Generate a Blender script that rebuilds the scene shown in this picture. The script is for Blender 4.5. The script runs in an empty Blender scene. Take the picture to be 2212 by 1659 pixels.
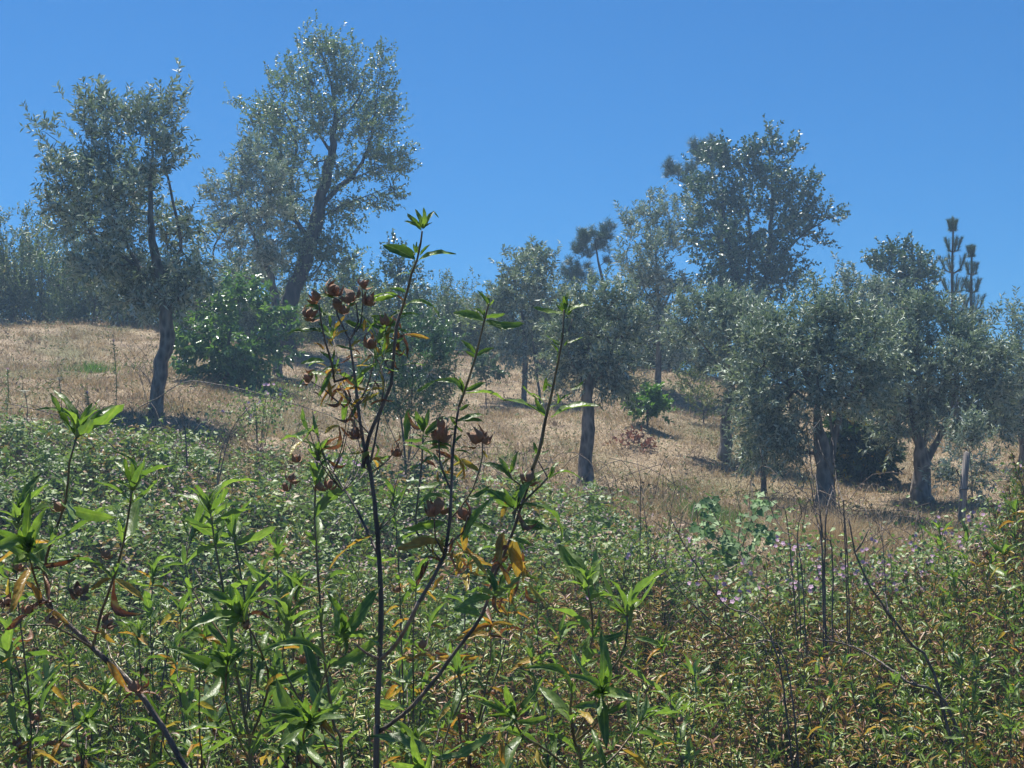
import bpy, math, random
import numpy as np
from mathutils import Vector, Matrix, noise
R = random.Random(7)
N = np.random.default_rng(7)
PI = math.pi
S = bpy.context.scene
COL = S.collection

# ------------------------------------------------------------------ camera, light, exposure
EYE = 1.6
PITCH = math.radians(4.0)
F = 1106 / math.tan(math.radians(20))          # focal length in pixels of a 2212 px wide picture
cam = bpy.data.cameras.new('camera'); cam.angle = math.radians(40); cam.clip_start = .05; cam.clip_end = 3000
co = bpy.data.objects.new('camera', cam); COL.objects.link(co)
co.location = (0, 0, EYE); co.rotation_euler = (PI / 2 + PITCH, 0, 0)
S.camera = co

SUN_EL, SUN_AZ = math.radians(70), math.atan2(-.55, .83)     # from the front left, high
sdir = Vector((math.sin(SUN_AZ) * math.cos(SUN_EL), math.cos(SUN_AZ) * math.cos(SUN_EL), math.sin(SUN_EL)))
W = bpy.data.worlds.new('World'); S.world = W; W.use_nodes = True
wn = W.node_tree.nodes; wl = W.node_tree.links
bg = wn['Background']
sky = wn.new('ShaderNodeTexSky'); sky.sky_type = 'NISHITA'; sky.sun_disc = False
sky.sun_elevation = SUN_EL; sky.sun_rotation = SUN_AZ
sky.altitude = 300; sky.air_density = 1.0; sky.dust_density = .3; sky.ozone_density = 3.0
tintn = wn.new('ShaderNodeMix'); tintn.data_type = 'RGBA'; tintn.blend_type = 'MULTIPLY'; tintn.inputs[0].default_value = 1
tintn.inputs[7].default_value = (.122, .442, .72, 1)           # a deeper blue over the whole sky
wl.new(sky.outputs[0], tintn.inputs[6]); wl.new(tintn.outputs[2], bg.inputs[0]); bg.inputs[1].default_value = .083
sl = bpy.data.lights.new('sun', 'SUN'); sl.energy = 5.0; sl.angle = math.radians(.53); sl.color = (1, .95, .87)
so = bpy.data.objects.new('sun', sl); COL.objects.link(so); so.location = (-20, 30, 40)
so.rotation_euler = sdir.to_track_quat('Z', 'Y').to_euler()
S.view_settings.view_transform = 'Standard'; S.view_settings.look = 'None'
S.view_settings.exposure = 0.95; S.view_settings.gamma = 1; S.view_settings.use_curve_mapping = False
S.cycles.use_denoising = True
S.cycles.max_bounces = 6; S.cycles.diffuse_bounces = 3; S.cycles.glossy_bounces = 2
S.cycles.transmission_bounces = 4; S.cycles.volume_bounces = 0; S.cycles.sample_clamp_indirect = 4
S.cycles.use_adaptive_sampling = True; S.cycles.adaptive_threshold = .02

# ------------------------------------------------------------------ pixel + distance -> world
CP, SP = math.cos(PITCH), math.sin(PITCH)
def P(px, py, d):
    u = (px - 1106) / F; v = (829.5 - py) / F
    x, y, z = u, CP - v * SP, SP + v * CP
    t = d / y
    return np.array((x * t, d, z * t + EYE))
def M(d): return d / F                       # metres per pixel at distance d

# ------------------------------------------------------------------ terrain
ctl = []
def C(px, py, d, lift=0.0):
    p = P(px, py, d); ctl.append((p[0], p[1], p[2] - lift))
for x in (-12, -6, 0, 6, 12):
    ctl.append((x, -12, -.4)); ctl.append((x, 0, 0.0)); ctl.append((x, 2.5, -.35))
for px in (-700, 0, 1106, 2212, 2900): C(px, 1659, 6.5, .95)
for px in (-400, 300, 1106, 1900, 2700): C(px, 1290, 10, .8)
C(-400, 1040, 12.5, .6); C(100, 1050, 12.5, .6); C(1000, 1130, 12.5, .5); C(1600, 1200, 12.5, .4); C(2200, 1240, 12.5, .4)
C(50, 900, 14.5, .4); C(1000, 1025, 14.5, .3); C(1500, 1110, 14.5, .08); C(2100, 1175, 14.5, .08)
for b in ((335, 905, 17), (1775, 1112, 17), (1995, 1085, 19), (1260, 1052, 18), (1560, 965, 22), (1130, 870, 25), (480, 830, 21), (625, 760, 28),
          (1400, 922, 22), (2085, 1142, 16), (0, 702, 28), (300, 712, 28), (1000, 768, 30), (1400, 802, 30), (2200, 930, 28), (1850, 880, 28),
          (-400, 690, 28), (2700, 960, 28), (100, 800, 22), (2100, 1010, 22), (1040, 905, 22)):
    C(*b)
for x, z in ((-24, 6.0), (-12, 5.4), (0, 4.7), (10, 3.4), (24, 2.2)):
    ctl.append((x, 36, z)); ctl.append((x, 50, z - .6)); ctl.append((x, 75, z - 4))
ctl = np.array(ctl)
def _U(r2): return np.where(r2 > 1e-9, r2 * np.log(np.maximum(r2, 1e-9)), 0.0)
n_ = len(ctl)
K_ = _U(((ctl[:, None, :2] - ctl[None, :, :2]) ** 2).sum(-1)) + np.eye(n_) * .8
Q_ = np.c_[np.ones(n_), ctl[:, :2]]
A_ = np.block([[K_, Q_], [Q_.T, np.zeros((3, 3))]])
W_ = np.linalg.solve(A_, np.r_[ctl[:, 2], 0, 0, 0])
def H(x, y):
    x = np.atleast_1d(np.asarray(x, float)); y = np.atleast_1d(np.asarray(y, float))
    xc = np.clip(x, -26, 26); yc = np.clip(y, -12, 75)
    o = np.empty(len(x))
    for i in range(0, len(x), 20000):
        a, b = xc[i:i + 20000], yc[i:i + 20000]
        r2 = (a[:, None] - ctl[None, :, 0]) ** 2 + (b[:, None] - ctl[None, :, 1]) ** 2
        o[i:i + 20000] = _U(r2) @ W_[:n_] + W_[n_] + W_[n_ + 1] * a + W_[n_ + 2] * b
    ex = np.hypot(x - xc, y - yc)
    k = np.clip(ex / 150, 0, 1); k = k * k * (3 - 2 * k)
    o = o * (1 - k) - 8 * k
    o += .05 * np.sin(x * 1.9 + np.sin(y * 1.3)) * np.sin(y * 1.7 + 1.1 * np.sin(x * .9)) + .025 * np.sin(x * 5.1 + y * 2.3) * np.sin(y * 4.3 - x)
    return o
def Hz(x, y): return float(H([x], [y])[0])

# ------------------------------------------------------------------ mesh tools
def unit(v): return v / np.maximum(np.linalg.norm(v, axis=-1, keepdims=True), 1e-9)
class Buf:
    def __init__(s): s.V = []; s.T = []; s.Q = []; s.tt = []; s.tq = []; s.n = 0; s.mt = []; s.mq = []
    def add(s, V, T=None, Q=None, tint=0.0, mat=0):
        V = np.asarray(V, float).reshape(-1, 3)
        for F_, L, tl, ml in ((T, s.T, s.tt, s.mt), (Q, s.Q, s.tq, s.mq)):
            if F_ is not None and len(F_):
                F_ = np.asarray(F_, np.int64); L.append(F_ + s.n)
                tl.append(np.broadcast_to(np.asarray(tint if np.ndim(tint) == 0 or len(np.atleast_1d(tint)) == len(F_) else np.repeat(tint, len(F_) // len(tint)), float), (len(F_),)))
                ml.append(np.full(len(F_), mat))
        s.V.append(V); s.n += len(V)
    def mesh(s, name, mats, origin=(0, 0, 0), smooth=False):
        me = bpy.data.meshes.new(name)
        V = np.concatenate(s.V) - np.asarray(origin) if s.V else np.zeros((0, 3))
        T = np.concatenate(s.T) if s.T else np.zeros((0, 3), int)
        Q = np.concatenate(s.Q) if s.Q else np.zeros((0, 4), int)
        me.vertices.add(len(V)); me.vertices.foreach_set('co', V.ravel().astype(np.float32))
        me.loops.add(T.size + Q.size)
        me.loops.foreach_set('vertex_index', np.r_[T.ravel(), Q.ravel()].astype(np.int32))
        me.polygons.add(len(T) + len(Q))
        st = np.r_[np.arange(len(T)) * 3, T.size + np.arange(len(Q)) * 4].astype(np.int32)
        me.polygons.foreach_set('loop_start', st)
        for m in mats: me.materials.append(m)
        tint = np.concatenate(s.tt + s.tq) if (s.tt or s.tq) else np.zeros(0)
        at = me.attributes.new('tint', 'FLOAT', 'FACE'); at.data.foreach_set('value', tint.astype(np.float32))
        if len(mats) > 1:
            me.polygons.foreach_set('material_index', np.concatenate(s.mt + s.mq).astype(np.int32))
        me.update(calc_edges=True)
        if smooth: me.polygons.foreach_set('use_smooth', np.ones(len(me.polygons), bool))
        return me
    def obj(s, name, mats, parent=None, smooth=False, kind=None, origin=None):
        if not isinstance(mats, (list, tuple)): mats = [mats]
        if origin is None: origin = parent['_o'] if parent is not None else (0, 0, 0)
        o = bpy.data.objects.new(name, s.mesh(name, mats, origin, smooth)); COL.objects.link(o)
        if parent is not None: o.parent = parent
        if kind: o['kind'] = kind
        return o

def thing(name, label, cat, loc, group=None):
    o = bpy.data.objects.new(name, None); COL.objects.link(o); o.location = loc; o.empty_display_size = .1
    o['label'] = label; o['category'] = cat; o['_o'] = [float(a) for a in loc]
    if group: o['group'] = group
    return o

def tube(B, pts, rad, sides=6, tint=0.0, mat=0, rough=0.0):
    pts = np.asarray(pts, float); n = len(pts)
    rad = np.broadcast_to(np.asarray(rad, float), (n,))
    tg = unit(np.gradient(pts, axis=0)) if n > 2 else unit(np.repeat((pts[-1] - pts[0])[None], n, 0))
    a = np.array((0, 0, 1.0)) if abs(tg[0][2]) < .9 else np.array((1.0, 0, 0))
    u = unit(np.cross(tg[0], a)); U = []
    for i in range(n):
        u = unit(u - tg[i] * np.dot(u, tg[i])); U.append(u)
    U = np.array(U); Vv = np.cross(tg, U)
    th = np.arange(sides) * 2 * PI / sides
    rr = rad[:, None] * (1 + (N.uniform(-rough, rough, (n, sides)) if rough else 0))
    ring = pts[:, None] + rr[..., None] * (np.cos(th)[None, :, None] * U[:, None] + np.sin(th)[None, :, None] * Vv[:, None])
    V = np.concatenate([ring.reshape(-1, 3), pts[-1:] + tg[-1:] * rad[-1] * .5])
    i = np.arange(n - 1)[:, None] * sides; j = np.arange(sides)[None]; k = (j + 1) % sides
    Q = np.stack([i + j, i + k, i + sides + k, i + sides + j], -1).reshape(-1, 4)
    m = (n - 1) * sides
    T = np.array([(m + a_, m + (a_ + 1) % sides, n * sides) for a_ in range(sides)])
    B.add(V, T, Q, tint, mat)

def smooth_path(pts, step):
    """Catmull-Rom resample of rows of any width."""
    pts = np.asarray(pts, float)
    if len(pts) < 2: return pts
    out = []
    for i in range(len(pts) - 1):
        p0 = pts[max(i - 1, 0)]; p1 = pts[i]; p2 = pts[i + 1]; p3 = pts[min(i + 2, len(pts) - 1)]
        m = max(1, int(np.linalg.norm((p2 - p1)[:3]) / step))
        for k in range(m):
            t = k / m
            out.append(.5 * (2 * p1 + (p2 - p0) * t + (2 * p0 - 5 * p1 + 4 * p2 - p3) * t * t + (3 * p1 - p0 - 3 * p2 + p3) * t ** 3))
    out.append(pts[-1]); return np.array(out)

# leaf templates: x across, y along, z off the blade
RHOMB = (np.array([(0, 0, 0), (.5, .42, .10), (0, 1, -.16), (-.5, .42, .10), (0, .45, .02)]), np.array([(0, 1, 4), (1, 2, 4), (4, 2, 3), (0, 4, 3)]))
RH2 = (np.array([(0, 0, 0), (.5, .45, .06), (0, 1, -.12), (-.5, .45, .06)]), np.array([(0, 1, 2), (0, 2, 3)]))
OVAL = (np.array([(0, 0, 0), (.42, .25, .06), (.45, .65, .05), (0, 1, -.14), (-.45, .65, .05), (-.42, .25, .06)]), np.array([(0, 1, 2), (0, 2, 3), (0, 3, 4), (0, 4, 5)]))
NEEDLE = (np.array([(-.5, 0, 0), (.5, 0, 0), (0, 1, 0)]), np.array([(0, 1, 2)]))
def leaves(B, pos, axis, nrm, L, Wd, tint, tpl=RH2, mat=0):
    n = len(pos)
    if n == 0: return
    Y = unit(np.asarray(axis, float)); Z = unit(nrm - Y * (nrm * Y).sum(-1, keepdims=True)); X = np.cross(Y, Z)
    T, Fc = tpl; k = len(T)
    L = np.broadcast_to(L, (n,)); Wd = np.broadcast_to(Wd, (n,))
    V = (pos[:, None] + T[None, :, 0:1] * (Wd[:, None, None] * X[:, None]) + T[None, :, 1:2] * (L[:, None, None] * Y[:, None])
         + T[None, :, 2:3] * (L[:, None, None] * Z[:, None]))
    Ff = (Fc[None] + (np.arange(n) * k)[:, None, None]).reshape(-1, 3)
    B.add(V.reshape(-1, 3), Ff, None, np.repeat(np.broadcast_to(tint, (n,)), len(Fc)), mat)

# ------------------------------------------------------------------ materials
def newmat(name):
    m = bpy.data.materials.new(name); m.use_nodes = True
    return m, m.node_tree.nodes, m.node_tree.links, m.node_tree.nodes['Principled BSDF']
def ramp(nd, stops):
    r = nd.new('ShaderNodeValToRGB'); e = r.color_ramp.elements
    while len(e) < len(stops): e.new(.5)
    for el, (p, c) in zip(e, stops): el.position = p; el.color = (*c, 1)
    return r
def leafmat(name, stops, back=None, rough=.45, spec=.5, trans=.3, tcol=(1.2, 1.35, .5), objrand=False, vein=False):
    m, nd, lk, b = newmat(name)
    if objrand:
        src = nd.new('ShaderNodeObjectInfo').outputs['Random']
    else:
        a = nd.new('ShaderNodeAttribute'); a.attribute_name = 'tint'; src = a.outputs['Fac']
    r = ramp(nd, stops); lk.new(src, r.inputs[0]); c = r.outputs[0]
    tc = nd.new('ShaderNodeTexCoord')
    if vein:
        sx = nd.new('ShaderNodeSeparateXYZ'); lk.new(tc.outputs['Object'], sx.inputs[0])
        ab = nd.new('ShaderNodeMath'); ab.operation = 'ABSOLUTE'; lk.new(sx.outputs[0], ab.inputs[0])
        cmp_ = nd.new('ShaderNodeMapRange'); lk.new(ab.outputs[0], cmp_.inputs[0])
        cmp_.inputs[1].default_value = .004; cmp_.inputs[2].default_value = .016; cmp_.inputs[3].default_value = .55; cmp_.inputs[4].default_value = 0
        mx = nd.new('ShaderNodeMix'); mx.data_type = 'RGBA'; lk.new(cmp_.outputs[0], mx.inputs[0]); lk.new(c, mx.inputs[6])
        mx.inputs[7].default_value = (.30, .36, .12, 1); c = mx.outputs[2]
        nz = nd.new('ShaderNodeTexNoise'); nz.inputs['Scale'].default_value = 9; lk.new(tc.outputs['Object'], nz.inputs[0])
        rr = ramp(nd, [(.35, (.75, .75, .75)), (.7, (1.15, 1.15, 1.1))]); lk.new(nz.outputs[0], rr.inputs[0])
        mm = nd.new('ShaderNodeMix'); mm.data_type = 'RGBA'; mm.blend_type = 'MULTIPLY'; mm.inputs[0].default_value = 1
        lk.new(c, mm.inputs[6]); lk.new(rr.outputs[0], mm.inputs[7]); c = mm.outputs[2]
        bp = nd.new('ShaderNodeBump'); bp.inputs['Strength'].default_value = .5; bp.inputs['Distance'].default_value = .003
        lk.new(nz.outputs[0], bp.inputs['Height']); lk.new(bp.outputs[0], b.inputs['Normal'])
    top = c
    if back:
        g = nd.new('ShaderNodeNewGeometry'); mx = nd.new('ShaderNodeMix'); mx.data_type = 'RGBA'
        lk.new(g.outputs['Backfacing'], mx.inputs[0]); lk.new(c, mx.inputs[6]); mx.inputs[7].default_value = (*back, 1); c = mx.outputs[2]
    lk.new(c, b.inputs['Base Color']); b.inputs['Roughness'].default_value = rough; b.inputs['Specular IOR Level'].default_value = spec
    if trans:
        t = nd.new('ShaderNodeBsdfTranslucent'); mu = nd.new('ShaderNodeMix'); mu.data_type = 'RGBA'; mu.blend_type = 'MULTIPLY'
        mu.inputs[0].default_value = 1; lk.new(top, mu.inputs[6]); mu.inputs[7].default_value = (*tcol, 1); mu.clamp_result = False
        lk.new(mu.outputs[2], t.inputs[0]); ms = nd.new('ShaderNodeMixShader'); ms.inputs[0].default_value = trans
        lk.new(b.outputs[0], ms.inputs[1]); lk.new(t.outputs[0], ms.inputs[2]); lk.new(ms.outputs[0], nd['Material Output'].inputs[0])
    return m
def barkmat(name, dark, light, scale=14, stretch=.35, rough=.9, bump=.8):
    m, nd, lk, b = newmat(name)
    tc = nd.new('ShaderNodeTexCoord'); mp = nd.new('ShaderNodeMapping'); mp.inputs['Scale'].default_value = (1, 1, stretch)
    lk.new(tc.outputs['Object'], mp.inputs[0])
    v = nd.new('ShaderNodeTexVoronoi'); v.inputs['Scale'].default_value = scale; lk.new(mp.outputs[0], v.inputs[0])
    n = nd.new('ShaderNodeTexNoise'); n.inputs['Scale'].default_value = scale * 1.3; n.inputs['Detail'].default_value = 6; lk.new(mp.outputs[0], n.inputs[0])
    ad = nd.new('ShaderNodeMath'); ad.operation = 'MULTIPLY'; lk.new(v.outputs['Distance'], ad.inputs[0]); lk.new(n.outputs[0], ad.inputs[1])
    r = ramp(nd, [(.08, dark), (.42, light)]); lk.new(ad.outputs[0], r.inputs[0]); lk.new(r.outputs[0], b.inputs['Base Color'])
    bp = nd.new('ShaderNodeBump'); bp.inputs['Strength'].default_value = bump; bp.inputs['Distance'].default_value = .03
    lk.new(ad.outputs[0], bp.inputs['Height']); lk.new(bp.outputs[0], b.inputs['Normal']); b.inputs['Roughness'].default_value = rough
    return m

MAT = {}
MAT['olive'] = leafmat('olive_leaf', [(0, (.06, .095, .065)), (.45, (.14, .19, .13)), (.8, (.28, .34, .25)), (1, (.44, .49, .40))], back=(.40, .46, .40), rough=.48, spec=.3, trans=.15)
MAT['olive2'] = leafmat('silver_olive_leaf', [(0, (.08, .12, .08)), (.5, (.16, .21, .15)), (1, (.34, .39, .31))], back=(.50, .56, .52), rough=.48, spec=.3, trans=.15)
MAT['cork'] = leafmat('cork_oak_leaf', [(0, (.07, .11, .04)), (.6, (.15, .21, .08)), (1, (.30, .36, .15))], back=(.30, .36, .24), rough=.4, spec=.5, trans=.22)
MAT['oak'] = leafmat('dark_oak_leaf', [(0, (.03, .065, .03)), (.6, (.065, .115, .05)), (1, (.15, .21, .09))], back=(.18, .24, .17), rough=.4, spec=.5, trans=.15)
MAT['scrub'] = leafmat('scrub_leaf', [(0, (.06, .085, .025)), (.5, (.12, .155, .05)), (.85, (.22, .25, .08)), (1, (.25, .19, .08))], back=(.15, .18, .1), rough=.5, spec=.35, trans=.25)
MAT['bush'] = leafmat('broad_bush_leaf', [(0, (.05, .11, .035)), (.6, (.10, .19, .06)), (1, (.22, .34, .13))], back=(.13, .25, .09), rough=.3, spec=.6, trans=.28)
MAT['bright'] = leafmat('bright_green_leaf', [(0, (.06, .14, .025)), (1, (.14, .26, .05))], rough=.4, trans=.35)
MAT['sapling'] = leafmat('sapling_leaf', [(0, (.035, .085, .035)), (.7, (.07, .15, .05)), (1, (.14, .24, .09))], back=(.25, .33, .25), rough=.32, spec=.6, trans=.2)
MAT['needle'] = leafmat('pine_needle', [(0, (.04, .08, .045)), (1, (.11, .17, .09))], rough=.5, trans=.1)
MAT['red'] = leafmat('dry_red_leaf', [(0, (.15, .07, .045)), (1, (.30, .16, .10))], rough=.7, trans=.2, tcol=(1.2, .8, .6))
MAT['persimmon'] = leafmat('dark_glossy_leaf', [(0, (.018, .045, .018)), (.8, (.05, .10, .03)), (.86, (.5, .38, .03)), (1, (.55, .32, .03))], rough=.3, trans=.2)
MAT['bramble'] = leafmat('bramble_leaf', [(0, (.05, .095, .022)), (.4, (.115, .185, .05)), (.75, (.26, .34, .12)), (.86, (.38, .40, .20)), (.92, (.28, .19, .09)), (1, (.30, .17, .10))], back=(.22, .28, .18), rough=.5, spec=.4, trans=.26)
MAT['vine'] = leafmat('vine_leaf', [(0, (.09, .17, .05)), (1, (.18, .30, .10))], back=(.18, .30, .12), rough=.6, trans=.3)
MAT['rock'] = leafmat('rockrose_leaf', [(0, (.05, .095, .018)), (.4, (.115, .185, .03)), (.72, (.25, .33, .06)), (.80, (.32, .25, .05)), (.88, (.28, .15, .055)), (1, (.20, .095, .05))], back=(.15, .23, .09), rough=.44, spec=.4, trans=.2)
MAT['straw'] = leafmat('dry_grass_blade', [(0, (.21, .155, .095)), (.5, (.43, .325, .195)), (.85, (.63, .51, .33)), (.9, (.16, .2, .07)), (1, (.12, .2, .06))], rough=.6, spec=.3, trans=.25, tcol=(1, .95, .8))
MAT['lush'] = leafmat('green_grass_blade', [(0, (.05, .13, .02)), (1, (.14, .27, .06))], rough=.5, trans=.35)
MAT['olive_bark'] = barkmat('olive_bark', (.05, .042, .035), (.25, .215, .18), 16, .4)
MAT['cork_bark'] = barkmat('cork_bark', (.018, .015, .014), (.085, .068, .058), 11, .3, bump=1)
MAT['pine_bark'] = barkmat('pine_bark', (.04, .03, .025), (.17, .12, .09), 12, .4)
MAT['twig'] = barkmat('twig_bark', (.05, .038, .03), (.17, .13, .10), 60, .2, bump=.3)
MAT['dark_twig'] = barkmat('rockrose_bark', (.04, .031, .024), (.17, .13, .10), 60, .12, rough=.6, bump=.6)
MAT['pale_twig'] = barkmat('pale_peeling_bark', (.16, .10, .075), (.42, .32, .25), 50, .1, rough=.6, bump=.5)
MAT['red_stem'] = barkmat('young_stem', (.07, .055, .028), (.22, .16, .07), 80, .1, rough=.4, bump=.2)
MAT['wood'] = barkmat('weathered_stake_wood', (.10, .085, .075), (.3, .26, .23), 30, .05)
MAT['g_leaf'] = leafmat('near_leaf_green', [(0, (.08, .14, .035)), (.5, (.125, .205, .05)), (1, (.19, .28, .08))], back=(.25, .34, .18), rough=.42, spec=.5, trans=.45, objrand=True, vein=True)
MAT['y_leaf'] = leafmat('near_leaf_yellow', [(0, (.45, .32, .06)), (.5, (.42, .22, .04)), (1, (.38, .34, .07))], rough=.4, trans=.45, tcol=(1.1, 1, .7), objrand=True, vein=True)
MAT['b_leaf'] = leafmat('near_leaf_dry', [(0, (.16, .07, .04)), (1, (.30, .15, .08))], rough=.5, trans=.25, tcol=(1, .8, .6), objrand=True, vein=True)
MAT['capsule'] = barkmat('seed_capsule', (.18, .085, .05), (.52, .30, .17), 70, 1, rough=.6, bump=.5)
MAT['pink'] = leafmat('pink_petal', [(0, (.52, .29, .44)), (1, (.72, .50, .62))], rough=.6, trans=.3, tcol=(1, .9, 1))
MAT['white'] = leafmat('white_umbel', [(0, (.6, .6, .52)), (1, (.75, .75, .7))], rough=.7, trans=.2, tcol=(1, 1, .9))
MAT['yellow'] = leafmat('yellow_petal', [(0, (.7, .5, .03)), (1, (.8, .62, .05))], rough=.6, trans=.2, tcol=(1, 1, .6))

def groundmat():
    m, nd, lk, b = newmat('dry_hillside_soil')
    tc = nd.new('ShaderNodeTexCoord')
    def nz(s, d=6): n = nd.new('ShaderNodeTexNoise'); n.inputs['Scale'].default_value = s; n.inputs['Detail'].default_value = d; lk.new(tc.outputs['Object'], n.inputs[0]); return n
    a, c, e = nz(.45), nz(3.5), nz(30)
    r = ramp(nd, [(.3, (.17, .12, .075)), (.5, (.32, .24, .15)), (.7, (.43, .34, .22))]); lk.new(c.outputs[0], r.inputs[0])
    g = ramp(nd, [(.50, (0, 0, 0)), (.66, (1, 1, 1))]); lk.new(a.outputs[0], g.inputs[0])
    mx = nd.new('ShaderNodeMix'); mx.data_type = 'RGBA'; lk.new(g.outputs[0], mx.inputs[0]); lk.new(r.outputs[0], mx.inputs[6]); mx.inputs[7].default_value = (.17, .16, .07, 1)
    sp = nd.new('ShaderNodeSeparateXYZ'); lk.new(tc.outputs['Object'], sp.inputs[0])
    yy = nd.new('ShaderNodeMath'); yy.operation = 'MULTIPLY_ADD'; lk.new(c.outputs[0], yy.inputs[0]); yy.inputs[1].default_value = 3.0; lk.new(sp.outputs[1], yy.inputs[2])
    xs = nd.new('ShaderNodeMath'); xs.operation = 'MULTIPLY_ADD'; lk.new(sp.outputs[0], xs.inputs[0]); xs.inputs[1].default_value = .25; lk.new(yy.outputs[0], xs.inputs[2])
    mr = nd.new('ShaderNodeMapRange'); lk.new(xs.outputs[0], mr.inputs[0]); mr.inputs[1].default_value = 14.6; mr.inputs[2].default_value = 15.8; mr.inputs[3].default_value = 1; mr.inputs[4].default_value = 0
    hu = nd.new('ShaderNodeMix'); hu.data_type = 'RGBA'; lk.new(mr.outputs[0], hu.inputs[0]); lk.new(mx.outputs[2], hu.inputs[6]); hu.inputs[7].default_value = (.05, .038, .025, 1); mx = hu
    f = ramp(nd, [(.3, (.55, .55, .55)), (.7, (1.2, 1.2, 1.2))]); lk.new(e.outputs[0], f.inputs[0])
    mm = nd.new('ShaderNodeMix'); mm.data_type = 'RGBA'; mm.blend_type = 'MULTIPLY'; mm.inputs[0].default_value = 1
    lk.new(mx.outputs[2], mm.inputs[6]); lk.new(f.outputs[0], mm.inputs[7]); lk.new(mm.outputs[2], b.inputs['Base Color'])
    bp = nd.new('ShaderNodeBump'); bp.inputs['Strength'].default_value = 1; bp.inputs['Distance'].default_value = .06; lk.new(e.outputs[0], bp.inputs['Height'])
    lk.new(bp.outputs[0], b.inputs['Normal']); b.inputs['Roughness'].default_value = .95
    return m
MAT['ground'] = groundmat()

# ------------------------------------------------------------------ ground sheet
def axis(lo, hi, step, far):
    a = list(np.arange(lo, hi + .01, step)); s = step; x = hi
    while x < far: s *= 1.35; x = min(x + s, far); a.append(x)
    s = step; x = lo
    while x > -far: s *= 1.35; x = max(x - s, -far); a.insert(0, x)
    return np.array(a)
gx, gy = axis(-16, 16, .22, 1100), axis(0, 46, .22, 1100)
X, Y = np.meshgrid(gx, gy); Z = H(X.ravel(), Y.ravel())
nx, ny = len(gx), len(gy)
i = (np.arange(ny - 1)[:, None] * nx + np.arange(nx - 1)[None]).ravel()
gb = Buf(); gb.add(np.c_[X.ravel(), Y.ravel(), Z], None, np.c_[i, i + 1, i + nx + 1, i + nx])
g = gb.obj('ground', MAT['ground'], smooth=True); g['kind'] = 'structure'

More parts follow.
